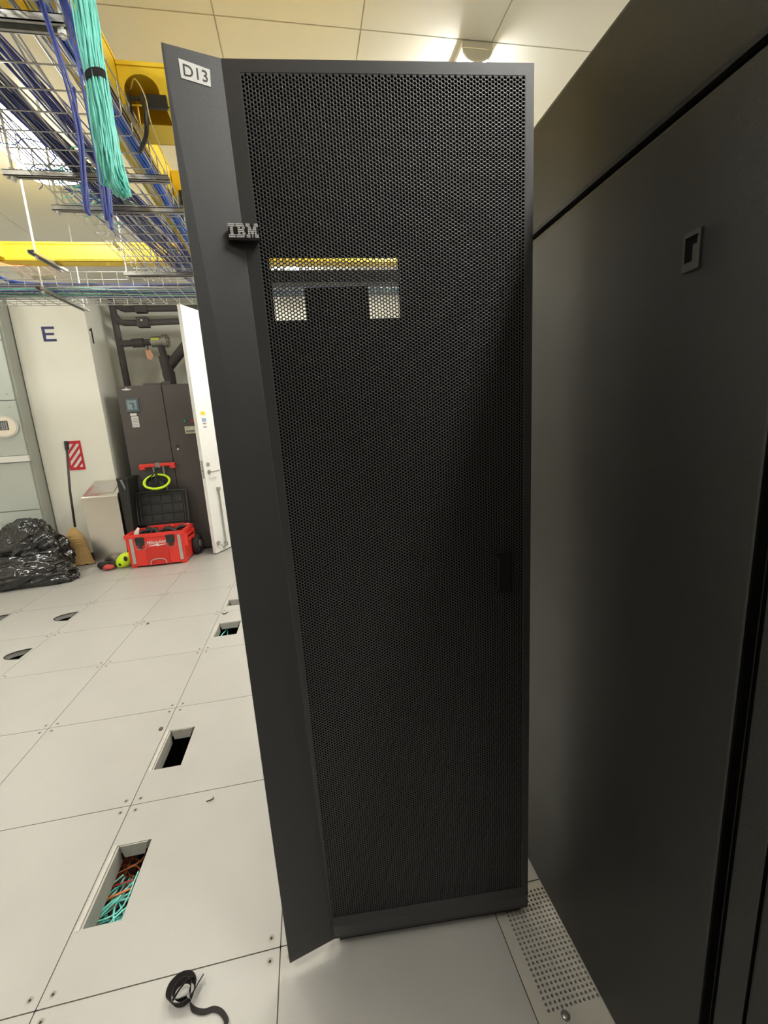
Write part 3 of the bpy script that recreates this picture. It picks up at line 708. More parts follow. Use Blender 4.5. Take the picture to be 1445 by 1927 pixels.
# aqua hanging bundle
def hang(cx, cy, ztop, zbot, n, wid, mats, label, spread_bottom, strap_z=None, r=.0022, name='hanging_cable_bundle'):
    t = thing(name, label, 'cable bundle', (cx, cy, ztop))
    mb = MB()
    for k in range(n):
        a = random.uniform(0, 2*math.pi); q = math.sqrt(random.random()); ox = q*math.cos(a); oy = q*math.sin(a)
        zb = zbot+random.random()**1.5*.07+(.02 if ox < -.2 else 0)
        ph = random.uniform(0, 6.28); am = random.uniform(.001, .005)
        x_e, y_e = cx+ox*spread_bottom, cy+oy*.03
        P = [(cx-.16+ox*.01, cy+oy*.02, ztop-.02), (cx-.07+ox*.02, cy+oy*.02, ztop+.03), (cx+ox*wid*.7, cy+oy*wid*.6, ztop-.06)]
        z = ztop-.12; i = 0
        while z > zb+.05:
            fz = (ztop-z)/(ztop-zb); w = wid*(1-fz)+spread_bottom*fz
            P.append((cx+ox*w+am*math.sin(ph+i*1.3), cy+oy*(w*.6)+am*math.cos(ph+i*1.1), z)); z -= .07; i += 1
        P += [(x_e, y_e, zb+.02), (x_e+ox*.005, y_e+.012, zb), (x_e, y_e+.026, zb+.02), (cx-.02+ox*.02, y_e+.05, zb+.16)]
        mb.tube(spline(P, 3), r, 5, mi=random.randrange(len(mats)))
    mb.build('cables', mats, t, smooth=True)
    if strap_z:
        s = MB(); 
        loop = [(cx+.0+wid*1.5*math.cos(a), cy+wid*1.25*math.sin(a), strap_z+.006*math.cos(a)) for a in [2*math.pi*i/24 for i in range(24)]]
        v = []; f = []
        for i, p in enumerate(loop): v += [(p[0], p[1], p[2]-.008), (p[0], p[1], p[2]+.008)]
        f = [(2*i, 2*((i+1) % 24), 2*((i+1) % 24)+1, 2*i+1) for i in range(24)]
        s.add(v, f); so = s.build('strap', 'velcro', t); md = so.modifiers.new('solid', 'SOLIDIFY'); md.thickness = .0015
    return t
hang(.428, .25, 2.765, 1.975, 110, .0145, ['aqua', 'aqua', 'aqua', 'aqua_d'], 'thick aqua fibre cable bundle hanging with a black strap', .024, strap_z=2.205, r=.0020)
# blue strands hanging beside it
for k, (xx, zb) in enumerate(((.345, 2.02), (.352, 2.015), (.36, 2.03), (.300, 2.035), (.305, 2.03), (.356, 2.0))):
    mb = MB(); mb.tube(spline([(.25, .12, TZ+.05), (.315, .2, TZ+.05), (xx, .36, 2.42), (xx-.004+.004*k, .42, 2.22), (xx-.006, .42, zb), (xx-.003, .428, zb+.004), (xx+.01, .43, 2.3)], 7), .0032, 6)
    o = mb.build('hanging_network_cable', 'blue', smooth=True); tag(o, 'blue network cable drooping out of the basket left of the aqua bundle', 'cable', 'drooping blue network cables')
# cables in the crossing basket
GX = 'cable runs in the crossing basket'
for k, (yy, mt, n, lab_) in enumerate(((2.70, ['blue', 'cgrey', 'navy'], 14, 'blue grey cable run at the near side of the crossing basket'), (2.78, ['cgrey', 'blue', 'aqua_d'], 16, 'pale grey blue cable run in the middle of the crossing basket'), (2.87, ['navy', 'cgreen', 'cgreen'], 14, 'dark green cable run at the far side of the crossing basket'), (2.95, ['cgreen', 'navy'], 8, 'thin dark cable run against the far side of the crossing basket'))):
    bundle([(-3.6, yy, TZ+.03), (-2.2, yy+.02, TZ+.03), (-1.1, yy-.02, TZ+.035), (0, yy+.01, TZ+.03), (1.2, yy, TZ+.03), (2.6, yy, TZ+.03)], n, .032, .0032, mt, 'cable_run', lab_, group=GX, flat=.5)
bundle([(-2.3, 2.05, TZ+.09), (-1.6, 2.4, TZ+.14), (-1.25, 2.60, TZ+.14), (-1.12, 2.68, TZ+.06), (-.8, 2.72, TZ+.045), (-.3, 2.74, TZ+.035), (.6, 2.74, TZ+.03), (2.4, 2.74, TZ+.03)], 9, .014, .0034, ['blue2', 'blue'], 'cable_bundle', 'blue cable bundle bending into the crossing basket at the left edge')
mb = MB()
for k in range(9):
    x = -1.10+.012*k; mb.tube(spline([(x, 2.30, 2.59), (x+.01, 2.27, 2.56), (x+.03+.01*k, 2.35, 2.545), (x+.06+.015*k, 2.55, 2.62), (x+.09+.02*k, 2.66, 2.56)], 6), .0018, 5, mi=k % 2)
o = mb.build('fiber_fan', ['orange', 'cream'], smooth=True); tag(o, 'fan of orange and cream fibres dropping at the left edge', 'cables', kind='stuff')

# underfloor cables seen in the cutouts
def under(x0, x1, y0, y1, n, mats, label, z0=-.24, z1=-.08):
    mb = MB()
    for k in range(n):
        a = (random.uniform(x0-.06, x1), random.uniform(y0-.05, y1+.05), random.uniform(z0, z1))
        ang = random.gauss(1.1, .8); L = random.uniform(.08, .22); d = Vector((math.cos(ang), math.sin(ang), random.uniform(-.2, .25)))*L; s = Vector((-d.y, d.x, .3*L))*random.uniform(-.4, .4)
        A = Vector(a); mb.tube(spline([A-d, A-d*.3+s, A+d*.4-s*.5, A+d], 5), random.choice([.0025, .003, .004]), 5, mi=random.randrange(len(mats)))
    o = mb.build('underfloor_cables', mats, smooth=True); tag(o, label, 'cables', kind='stuff'); return o
under(.02, .13, .14, .32, 85, ['aqua', 'aqua_d', 'aqua', 'aqua_d'], 'aqua and teal cables under the nearest rectangular floor opening')
under(.03, .12, .28, .42, 40, ['orange', 'redc', 'redc'], 'orange and red cables under the far end of the nearest floor opening')
under(.06, .13, 2.05, 2.2, 8, ['aqua', 'aqua_d'], 'few teal cables under the floor opening by the door edge')
under(-1.36, -1.26, 2.10, 2.2, 6, ['aqua_d', 'navy'], 'dark cables under the rounded floor opening at the left edge')

# ================================================================== SMALL THINGS ON THE FLOOR
def ribbon(pts, width, tk, wdirs, name, m, parent=None):
    pts = spline(pts, 6); n_ = len(pts); v = []; f = []
    wd_ = spline(wdirs, 6) if len(wdirs) > 1 else [Vector(wdirs[0])]*n_
    for i, p in enumerate(pts):
        w = wd_[min(i, len(wd_)-1)].normalized(); d = (pts[min(i+1, n_-1)]-pts[max(i-1, 0)]).normalized(); nn = d.cross(w).normalized()
        for a_, b_ in ((-1, -1), (1, -1), (1, 1), (-1, 1)): v.append(p+w*width/2*a_+nn*tk/2*b_)
    for i in range(n_-1):
        for k in range(4): f.append((4*i+k, 4*i+(k+1) % 4, 4*i+4+(k+1) % 4, 4*i+4+k))
    f += [(0, 1, 2, 3), (4*n_-1, 4*n_-2, 4*n_-3, 4*n_-4)]
    return mesh_obj(name, v, f, m, parent, smooth=False)
vs = thing('cable_strap', 'black hook and loop cable strap coiled on the floor near the camera', 'strap', (.38, -.05, 0))
Zw = Vector((.1, .1, 1))
ribbon([(0.392, -0.0727, 0.016), (0.372, -0.0780, 0.014), (0.352, -0.0727, 0.015), (0.337, -0.0582, 0.016), (0.338, -0.0384, 0.018), (0.356, -0.0239, 0.019), (0.380, -0.0245, 0.019), (0.396, -0.0384, 0.018), (0.398, -0.0562, 0.016), (0.392, -0.0701, 0.015)],
       .022, .0018, [(0, -.35, 1), (-.3, -.2, 1), (-.4, 0, 1), (-.5, 0, 1), (-.4, .5, 1), (0, .7, 1), (.3, .6, 1), (.4, 0, 1), (.3, -.3, 1), (0, -.3, 1)], 'outer_loop', 'velcro', vs)
ribbon([(0.384, -0.0674, 0.016), (0.364, -0.0701, 0.018), (0.350, -0.0595, 0.020), (0.354, -0.0424, 0.024), (0.372, -0.0344, 0.024), (0.388, -0.0437, 0.023), (0.389, -0.0608, 0.019)], .017, .0018, [(0, -.2, 1), (-.6, -.1, 1), (-.4, .3, 1), (.2, .8, 1), (.4, .4, 1), (.3, -.1, 1), (0, 0, 1)], 'inner_loop', 'velcro', vs)
ribbon([(0.348, -0.0648, 0.014), (0.366, -0.0503, 0.027), (0.386, -0.0397, 0.032), (0.398, -0.0344, 0.020)], .008, .0018, [(0, 0, 1), (.2, -.2, 1), (.2, -.2, 1), (0, 0, 1)], 'crossing_band', 'velcro', vs)
ribbon([(.388, -.070, .009), (.402, -.088, .006), (.428, -.098, .004), (.452, -.098, .004), (.472, -.108, .004), (.486, -.124, .004), (.4885, -.1335, .004)], .011, .0018,
       [(0, -.4, 1), (.2, .6, .5), (0, 1, .15), (.2, 1, .1), (.6, .8, .1), (1, .5, .1), (1, .2, .1)], 'tail', 'velcro', vs)
ribbon([(.394, -.058, .010), (.404, -.040, .012), (.414, -.026, .014)], .009, .0018, [(.3, -.3, 1)]*3, 'tab', 'velcro', vs)
o = ribbon([(.296, .552, .004), (.306, .549, .007), (.316, .553, .006), (.322, .561, .004), (.318, .568, .003)], .0045, .0015, [(0, 0, 1), (0, .4, 1), (.3, .3, 1), (0, 0, 1), (0, 0, 1)], 'cable_clip', 'blackp'); tag(o, 'tiny black bent clip on the floor beyond the nearest opening', 'clip')
o = ribbon([(.018, 2.418, .004), (.034, 2.395, .004), (.052, 2.398, .005), (.066, 2.418, .006)], .007, .002, [(0, 0, 1)]*4, 'cable_clip', 'velcro'); tag(o, 'small dark twist of debris on the floor beside the door edge', 'debris')
for x, y, lb_ in ((-.026, 1.058, 'small dark plug in the floor beside the second rectangular opening'), (-.535, 2.405, 'small dark plug in the floor beyond the middle tile crossing')):
    o = MB().ell((x, y, .002), .0105, .014, .0055, 12, 6).build('floor_plug', 'seam'); tag(o, lb_, 'plug')
for k in range(14):
    pass

# ================================================================== BACK LEFT
# grey-green electrical cabinet
lk = thing('electrical_cabinet', 'tall grey green metal cabinet with an oval badge at the left edge', 'cabinet', (-2.8, 4.9, 0))
LF = 4.47
m = MB(); m.box(-3.5, -2.235, LF+.004, 5.40, 0, 2.95, bev=.003); m.build('body', 'locker_shade', lk)
for z0, z1 in ((.03, .705), (.715, 1.255), (1.335, 1.925), (1.935, 2.545), (2.555, 2.94)):
    m = MB(); m.box(-3.49, -2.262, LF-.012, LF+.004, z0, z1, bev=.003); m.build('front_panel', 'locker', lk)
m = MB(); m.box(-3.49, -2.25, LF-.03, LF+.003, 1.262, 1.330, bev=.006); m.build('white_rail', 'white', lk)
for z in (1.86, 2.00, 2.50, 2.62):
    MB().cyl((-2.33, LF-.012, z), (-2.33, LF-.016, z), .010, 10).build('panel_screw', 'nickel', lk)
m = MB(); n_ = 32
def ovl(rx, rz, y): return [(-2.42+rx*math.cos(2*math.pi*i/n_), y, 1.655+rz*math.sin(2*math.pi*i/n_)) for i in range(n_)]
m.prism(ovl(.140, .118, LF-.013), (0, -.012, 0)); bdg = m.build('oval_badge', 'aluminium', lk)
MB().prism(ovl(.122, .100, LF-.0255), (0, -.003, 0)).build('oval_face', 'steel', bdg)
m = MB(); m.box(-2.46, -2.375, LF-.0305, LF-.0285, 1.615, 1.715); m.build('badge_symbol', 'badge_black', bdg)
m = MB(); m.box(-2.452, -2.383, LF-.0315, LF-.0304, 1.622, 1.708); m.build('symbol_face', 'grey_print', bdg)
m = MB(); m.box(-2.445, -2.44, LF-.0325, LF-.0314, 1.63, 1.70); m.box(-2.425, -2.42, LF-.0325, LF-.0314, 1.63, 1.69); m.box(-2.405, -2.40, LF-.0325, LF-.0314, 1.63, 1.70); m.box(-2.445, -2.40, LF-.0325, LF-.0314, 1.695, 1.70); m.build('symbol_lines', 'badge_black', bdg)

# cooling unit
AX0, AX1, AY, AH = -1.29, -.425, 4.60, 2.045
ac = thing('cooling_unit', 'dark brown two door cooling unit under black pipes', 'air conditioner', (-.85, 5.0, 0))
m = MB(); m.box(AX0, AX1, AY+.02, 5.38, 0, AH-.005, bev=.004); m.build('body', 'ac_side', ac)
m = MB(); m.box(AX0+.002, -.797, AY, AY+.022, .03, AH, bev=.004); pl_ = m.build('door_panel', 'ac', ac)
m = MB(); m.box(-.789, AX1-.002, AY, AY+.022, .03, AH, bev=.004); pr_ = m.build('door_panel', 'ac', ac)
m = MB(); m.box(-1.215, -1.07, AY-.012, AY+.001, 1.745, 1.905, bev=.006); ds = m.build('display', 'slate', ac)
MB().box(-1.195, -1.092, AY-.015, AY-.011, 1.775, 1.882).build('display_face', 'slate_l', ds)
m = MB(); m.box(-1.172, -1.118, AY-.0165, AY-.015, 1.838, 1.852); m.box(-1.14, -1.118, AY-.0165, AY-.015, 1.785, 1.838); m.build('display_symbol', 'slate', ds)
m = MB(); m.box(-1.225, -1.13, AY-.003, AY, 2.003, 2.012); m.box(-1.19, -1.165, AY-.003, AY, 2.012, 2.019); m.box(-1.18, -1.175, AY-.003, AY, 2.019, 2.030); m.box(-1.205, -1.15, AY-.003, AY, 1.996, 2.001); m.build('logo', 'white', ac)
m = MB(); m.box(-1.185, -1.115, AY-.002, AY, 1.705, 1.733); m.box(-1.180, -1.103, AY-.002, AY, 1.572, 1.698); pp = m.build('paper_label', 'paper', ac)
m = MB()
for k in range(6): m.box(-1.172, -1.112+.004*(k % 2), AY-.0032, AY-.0018, 1.585+k*.017, 1.592+k*.017)
m.build('print', 'grey_print', pp)
m = MB(); m.box(-.605, -.485, AY-.014, AY, 1.462, 1.548, bev=.006); th_ = m.build('controller', 'beige', ac)
m = MB(); m.box(-.593, -.548, AY-.016, AY-.013, 1.523, 1.533); m.box(-.592, -.498, AY-.016, AY-.013, 1.475, 1.503); m.build('controller_display', 'grey', th_)
MB().cyl((-.59, AY, 1.612), (-.59, AY-.014, 1.612), .016, 14).build('green_lamp', 'green_l', ac)
MB().cyl((-.507, AY, 1.607), (-.507, AY-.014, 1.607), .018, 14).build('red_lamp', 'red_l', ac)
m = MB(); m.cyl((-.718, AY, 1.285), (-.718, AY-.012, 1.285), .011, 12); m.build('door_lock', 'white', ac)
MB().cyl((-.718, AY, 1.325), (-.718, AY-.010, 1.325), .014, 12).build('keyhole', 'blackp', ac)
m = MB(); m.box(-1.0, -.80, AY+.03, AY+.12, AH, AH+.025); m.box(-.80, -.70, AY+.05, AY+.15, AH, AH+.04); m.build('top_bracket', 'ac', ac)
# pipes (one connected pipework)
pw = thing('pipework', 'black insulated pipework rising above the cooling unit', 'pipes', (-1.0, 5.0, AH))
PY = 5.0
MB().tube([(-1.298, PY, AH-.004), (-1.305, PY, 2.4), (-1.315, PY, 2.99), (-1.315, PY, H-.002)], .037, 14).build('riser_pipe', 'pipe', pw, smooth=True)
m = MB(); m.tube(spline([(-1.31, PY, 2.92), (-1.25, PY-.005, 2.84), (-1.15, PY-.01, 2.825), (-.9, PY-.01, 2.825), (-.5, PY-.01, 2.835), (-.15, PY, 2.84)], 5), .036, 14); m.box(-1.06, -.93, PY-.065, PY+.04, 2.77, 2.885, bev=.01); pb = m.build('branch_pipe', 'pipe', pw, smooth=False)
MB().cyl((-.995, PY-.065, 2.84), (-.995, PY-.072, 2.84), .011, 12).build('valve_cap', 'white', pb)
m = MB(); m.tube(spline([(-1.31, PY, 3.06), (-1.2, PY, 2.99), (-1.1, PY, 2.985), (-.5, PY, 2.985), (-.15, PY, 2.985)], 5), .036, 14); m.box(-1.06, -.93, PY-.06, PY+.04, 2.935, 3.045, bev=.01); m.build('upper_pipe', 'pipe', pw)
m = MB(); m.cyl((-1.29, PY, 2.59), (-.93, PY, 2.60), .038, 14); m.cyl((-1.16, PY, 2.593), (-1.03, PY, 2.596), .052, 14); m.build('short_pipe', 'pipe', pw, smooth=False)
m = MB(); m.cyl((-.94, PY, 2.60), (-.80, PY, 2.607), .062, 18); m.cyl((-.80, PY, 2.607), (-.755, PY, 2.61), .078, 18); m.cyl((-.755, PY, 2.61), (-.74, PY, 2.61), .06, 18)
for k in range(8):
    a_ = k*math.pi/4; m.cyl((-.76, PY+.06*math.cos(a_), 2.608+.06*math.sin(a_)), (-.735, PY+.06*math.cos(a_), 2.608+.06*math.sin(a_)), .010, 8)
vv = m.build('valve', 'valve', pw)
MB().box(-.925, -.835, PY-.066, PY-.058, 2.612, 2.635).build('sticker', 'lime', vv)
m = MB(); m.cyl((-.845, PY, 2.58), (-.822, PY, 2.42), .040, 14); m.cyl((-.822, PY, 2.43), (-.80, PY, 2.23), .068, 16); m.cyl((-.80, PY, 2.235), (-.785, PY, AH+.001), .075, 16, r2=.06); m.build('drop_pipe', 'pipe', pw)
m = MB(); m.cyl((-.80, PY+.01, 2.29), (-.35, PY+.01, 2.76), .058, 16); m.build('diagonal_pipe', 'pipe', pw)
m = MB(); m.cyl((-.985, PY-.03, 2.565), (-.985, PY-.03, 2.50), .008, 6); tgp = m.build('tag_chain', 'blackp', pw)
m = MB(); m.prism([(-1.02, PY-.03, 2.50), (-.965, PY-.03, 2.515), (-.935, PY-.03, 2.44), (-.96, PY-.03, 2.385), (-1.01, PY-.03, 2.40)], (0, -.004, 0)); m.build('hang_tag', 'tag', tgp)

# white closet door leaf (open), latch edge towards us
dl = MB()
P0 = Vector((-.380, 4.283, 0)); P1 = Vector((.0, 5.035, 0)); dd = (P1-P0).normalized(); nn = Vector((-dd.y, dd.x, 0))  # nn points to -x
def DL(a, b, z): return P0+dd*a+nn*b+Z*z
ddoor = MB(); ddoor.box(0, 1, 0, 1, 0, 1, xf=lambda p: DL(p.x*.842, -.0+p.y*.045, .012+p.z*2.825))
d1 = ddoor.build('door_1', 'doorw'); tag(d1, 'tall white door leaf standing open beside the dark cooling unit', 'door', kind='structure')
def onleaf(a0, a1, z0, z1, t0=-.003, t1=.0): return MB().box(0, 1, 0, 1, 0, 1, xf=lambda p: DL(a0+(a1-a0)*p.x, t0+(t1-t0)*p.y, z0+(z1-z0)*p.z))
MB().box(0, 1, 0, 1, 0, 1, xf=lambda p: DL(-.003+.003*p.x, .010+.025*p.y, .93+.21*p.z)).build('latch_plate', 'nickel', d1)
MB().box(0, 1, 0, 1, 0, 1, xf=lambda p: DL(-.016+.014*p.x, .016+.012*p.y, 1.01+.02*p.z)).build('latch_bolt', 'nickel', d1)
MB().cyl(DL(.07, 0, 1.09), DL(.07, -.012, 1.09), .022, 14).build('lock_cylinder', 'nickel', d1)
m = MB(); m.cyl(DL(.07, 0, 1.0), DL(.07, -.01, 1.0), .026, 14); m.tube([DL(.07, -.01, 1.0), DL(.07, -.05, 1.0), DL(.10, -.055, 1.0), DL(.19, -.055, 1.005)], .009, 8); m.build('lever_handle', 'nickel', d1)
m = MB(); m.cyl(DL(.18, -.018, .08), DL(.18, -.018, .78), .010, 8); m.box(0, 1, 0, 1, 0, 1, xf=lambda p: DL(.16+.04*p.x, -.03+.03*p.y, .76+.04*p.z)); m.box(0, 1, 0, 1, 0, 1, xf=lambda p: DL(.16+.04*p.x, -.03+.03*p.y, .06+.05*p.z)); m.build('surface_bolt', 'nickel', d1)
m = MB(); m.tube(spline([DL(.04, -.005, .13), DL(.06, -.05, .10), DL(.09, -.05, .05), DL(.11, -.03, .06), DL(.14, -.06, .10)], 5), .007, 6); m.cyl(DL(.05, 0, .13), DL(.05, -.02, .13), .025, 10); m.build('door_holder', 'nickel', d1)
onleaf(.075, .145, 1.66, 1.70).build('warning_label', 'label_yellow', d1)
onleaf(.08, .15, 1.585, 1.625).build('blue_label', 'label_blue', d1)
for z in (1.515, 1.555): onleaf(.09, .145, z, z+.018).build('printed_line', 'grey_print', d1)

# red striped sign
sg = thing('striped_sign', 'red and white diagonal striped sign on the cream pillar', 'sign', (-1.865, 4.63, 1.29))
sx0, sx1, sz0, sz1 = -1.958, -1.775, 1.112, 1.465; sy = 4.6285
MB().box(sx0, sx1, sy-.004, sy, sz0, sz1).build('board', 'white', sg)
fr_o = [(sx0+.006, sy-.0045, sz0+.006), (sx1-.006, sy-.0045, sz0+.006), (sx1-.006, sy-.0045, sz1-.006), (sx0+.006, sy-.0045, sz1-.006)]
fr_i = [(sx0+.03, sy-.0045, sz0+.04), (sx1-.03, sy-.0045, sz0+.04), (sx1-.03, sy-.0045, sz1-.04), (sx0+.03, sy-.0045, sz1-.04)]
MB().prism(fr_o, (0, -.001, 0), 0, [fr_i]).build('border', 'sign_red', sg)
m = MB()
def clip_band(c, w):
    # band between lines z-x = c and z-x=c+w clipped to the inner rect
    x0, x1, z0, z1 = sx0+.03, sx1-.03, sz0+.04, sz1-.04
    poly = [(x0, z0), (x1, z0), (x1, z1), (x0, z1)]
    def clip(poly, f_):
        out = []
        for i in range(len(poly)):
            a, b = poly[i], poly[(i+1) % len(poly)]; fa, fb_ = f_(a), f_(b)
            if fa >= 0: out.append(a)
            if (fa >= 0) != (fb_ >= 0):
                t_ = fa/(fa-fb_); out.append((a[0]+(b[0]-a[0])*t_, a[1]+(b[1]-a[1])*t_))
        return out
    p = clip(poly, lambda q: (q[1]-q[0]*1.2)-c); p = clip(p, lambda q: c+w-(q[1]-q[0]*1.2)) if len(p) > 2 else []
    return p
c0 = (sz0+.04)-(sx1-.03)*1.2
for k in range(6):
    p = clip_band(c0+.045+k*.085, .040)
    if len(p) > 2: m.prism([(x, sy-.0045, z) for x, z in p], (0, -.001, 0))
m.build('stripes', 'sign_red', sg)

# broom
br = thing('broom', 'upright corn broom with a dark handle leaning on the pillar', 'broom', (-1.97, 4.46, 0))
m = MB(); m.tube([(-1.957, 4.49, .46), (-1.935, 4.50, .9), (-1.895, 4.55, 1.44)], .0125, 10); m.build('handle', 'handle', br, smooth=True)
m = MB(); m.tube([(-1.8985, 4.547, 1.36), (-1.894, 4.552, 1.46)], .022, 12); m.build('grip', 'blackp', br)
v = []; f = []
prof = [(.46, .022, .02), (.43, .045, .025), (.37, .085, .04), (.30, .105, .043), (.22, .112, .042), (.12, .125, .045), (.03, .140, .05), (.008, .150, .052)]
nb = 40
for z, a_, b_ in prof:
    for i in range(nb):
        t_ = 2*math.pi*i/nb; jx = 1+.04*math.sin(i*7.1)+random.uniform(-.015, .015)
        v.append((-1.975+a_*math.cos(t_)*jx+(.46-z)*.03, 4.475+b_*math.sin(t_)*jx-.01, z+(.012*random.random() if z < .02 else 0)))
for j in range(len(prof)-1):
    for i in range(nb): f.append((j*nb+i, j*nb+(i+1) % nb, (j+1)*nb+(i+1) % nb, (j+1)*nb+i))
f += [tuple(range(nb)), tuple(reversed(range((len(prof)-1)*nb, len(prof)*nb)))]
mesh_obj('bristles', v, f, 'straw', br)
m = MB()
for z, a_, b_ in ((.32, .103, .047), (.29, .108, .047), (.26, .110, .047), (.235, .113, .047)):
    m.tube([(-1.975+a_*math.cos(t_)+(.46-z)*.03, 4.465+b_*math.sin(t_), z) for t_ in [2*math.pi*i/24 for i in range(24)]], .003, 5, closed=True)
m.build('binding', 'twine', br)

# trash bags
def crumple(name, c, rad, label, seed, par=None):
    bm = bmesh.new(); bmesh.ops.create_icosphere(bm, subdivisions=6, radius=1)
    for v_ in bm.verts:
        d = v_.co.copy(); p = d*1.6+Vector((seed*3.1, seed*1.7, 0))
        n1 = noise.noise(p); 
        w_ = Vector((p.x*1.3+p.z*.9, p.y*1.3, p.z*2.3-p.x*1.1))
        rid = 1-abs(noise.noise(w_*1.15))*2.4; rid2 = 1-abs(noise.noise(w_*2.6+Vector((4, 1, 0))))*2.2
        k = 1+.20*n1+.085*rid+.03*rid2
        z = d.z
        co = Vector((d.x*rad[0]*k, d.y*rad[1]*k, z*rad[2]*k))
        if co.z < -rad[2]*.55: co.z = -rad[2]*.55; 
        sp = 1+.22*max(0, -z+.05)
        v_.co = Vector((c[0]+co.x*sp, c[1]+co.y*sp, rad[2]*.55+co.z+.002))
    me = bpy.data.meshes.new(name); bm.to_mesh(me); bm.free(); me.materials.append(M['bag'])
    me.polygons.foreach_set('use_smooth', [i % 1 == 0 for i in range(len(me.polygons))])
    o = bpy.data.objects.new(name, me); COL.objects.link(o)
    tag(o, label, 'trash bag', 'black trash bags in the corner'); return o
crumple('trash_bag', (-2.27, 4.155), (.335, .22, .40), 'taller black plastic trash bag leaning on the grey green cabinet', 1.0)
crumple('trash_bag', (-2.30, 3.90), (.50, .22, .19), 'low slumped black plastic trash bag on the floor in front of the taller one', 2.3)
m = MB(); m.box(-2.95, -2.66, 4.15, 4.42, 0, .58, bev=.003); cb = m.build('carton', 'white'); tag(cb, 'white carton at the left edge beside the trash bags', 'box')

# steel bin
sb = thing('swing_lid_bin', 'stainless steel waste bin with sloping swing lid beside the broom', 'waste bin', (-1.525, 4.43, 0))
m = MB()
m.hexa([(-1.705, 4.262, .0), (-1.352, 4.262, .0), (-1.352, 4.60, .0), (-1.705, 4.60, .0), (-1.716, 4.250, .79), (-1.343, 4.250, .79), (-1.343, 4.612, .79), (-1.716, 4.612, .79)]); m.build('body', 'steel', sb)
m = MB(); m.box(-1.722, -1.338, 4.244, 4.616, .785, .822, bev=.004); rm = m.build('rim', 'steel', sb)
zf, zb_ = .822, .965
m = MB()
m.hexa([(-1.720, 4.246, .820), (-1.340, 4.246, .820), (-1.340, 4.614, .820), (-1.720, 4.614, .820), (-1.716, 4.262, .832), (-1.344, 4.262, .832), (-1.36, 4.60, .975), (-1.70, 4.60, .975)])
lid = m.build('lid', 'steel', sb)
def LP(a, b, o_): # on slope
    y = 4.262+(4.60-4.262)*b; z = .832+(.975-.832)*b; return Vector((-1.716+.372*a, y-.39*o_, z+.92*o_))
m = MB(); q = [LP(.14, .14, .0005), LP(.86, .14, .0005), LP(.84, .88, .0005), LP(.16, .88, .0005)]; q2 = [p+Vector((0, -.002, .004)) for p in q]; m.hexa(q+q2); m.build('swing_flap', 'aluminium', lid)
# slim black bin
bb = thing('wastebasket', 'slim black plastic bin squeezed between steel bin and red toolbox', 'waste bin', (-1.30, 4.42, 0))
m = MB(); m.hexa([(-1.334, 4.30, .0), (-1.275, 4.30, .0), (-1.275, 4.585, .0), (-1.334, 4.585, .0), (-1.336, 4.29, .98), (-1.225, 4.29, .98), (-1.225, 4.592, .98), (-1.336, 4.592, .98)]); m.build('body', 'blackp', bb)
m = MB(); m.box(-1.337, -1.215, 4.28, 4.596, .975, 1.01, bev=.004); m.build('rim', 'blackp', bb)
m = MB(); m.prism([(-1.30, 4.279, .99), (-1.275, 4.279, .99), (-1.255, 4.279, .90), (-1.262, 4.279, .87)], (0, -.003, 0)); m.build('label', 'grey', bb)

# red rolling toolbox
tb = thing('rolling_toolbox', 'open red rolling toolbox full of tools', 'toolbox', (-.955, 4.23, 0))
x0, x1, y0, y1 = -1.245, -.665, 4.05, 4.42; zt = .375
m = MB()
def taper(z): return .018*(z/zt)
th2 = .012
# walls: outer frustum, inner cavity
b4 = [(x0, y0, .02), (x1, y0, .02), (x1, y1, .02), (x0, y1, .02)]; t4 = [(x0-.018, y0-.006, zt), (x1+.018, y0-.006, zt), (x1+.018, y1+.01, zt), (x0-.018, y1+.01, zt)]
i4 = [(x0+.01, y0+.02, zt), (x1-.01, y0+.02, zt), (x1-.01, y1-.012, zt), (x0+.01, y1-.012, zt)]; j4 = [(x0+.02, y0+.03, .16), (x1-.02, y0+.03, .16), (x1-.02, y1-.02, .16), (x0+.02, y1-.02, .16)]
m.add(b4+t4+i4+j4, [(0, 3, 2, 1), (0, 1, 5, 4), (1, 2, 6, 5), (2, 3, 7, 6), (3, 0, 4, 7), (4, 5, 9, 8), (5, 6, 10, 9), (6, 7, 11, 10), (7, 4, 8, 11), (8, 9, 13, 12), (9, 10, 14, 13), (10, 11, 15, 14), (11, 8, 12, 15), (12, 13, 14, 15)])
m.box(x0, x0+.05, y0+.01, y0+.05, 0, .022); m.box(x1-.05, x1, y0+.01, y0+.05, 0, .022)
body = m.build('body', 'red', tb)
m = MB(); rimo = [(x0-.026, y0-.016, zt-.03), (x1+.026, y0-.016, zt-.03), (x1+.026, y1+.02, zt-.03), (x0-.026, y1+.02, zt-.03)]; rimi = [(x0+.008, y0+.018, zt-.03), (x1-.008, y0+.018, zt-.03), (x1-.008, y1-.01, zt-.03), (x0+.008, y1-.01, zt-.03)]
m.prism(rimo, (0, 0, .04), 0, [rimi]); m.build('rim', 'red', tb)
for xx in (x0+.13, x1-.13):
    m = MB(); m.box(xx-.045, xx+.045, y0-.022, y0-.008, .265, .355, bev=.006); lt = m.build('latch', 'blackp', tb)
    MB().box(xx-.02, xx+.02, y0-.026, y0-.021, .225, .30, bev=.002).build('latch_tab', 'rubber', lt)
    m = MB(); m.tube([(xx-.05, y0-.012, .30), (xx-.05, y0-.010, .215), (xx+.05, y0-.010, .215), (xx+.05, y0-.012, .30)], .003, 5); m.build('latch_frame', 'aluminium', lt)
for xx in (x0+.022, x1-.055):
    m = MB(); m.box(xx, xx+.035, y0-.012, y0-.001, .05, .35, bev=.003); m.build('corner_strip', 'aluminium', tb)
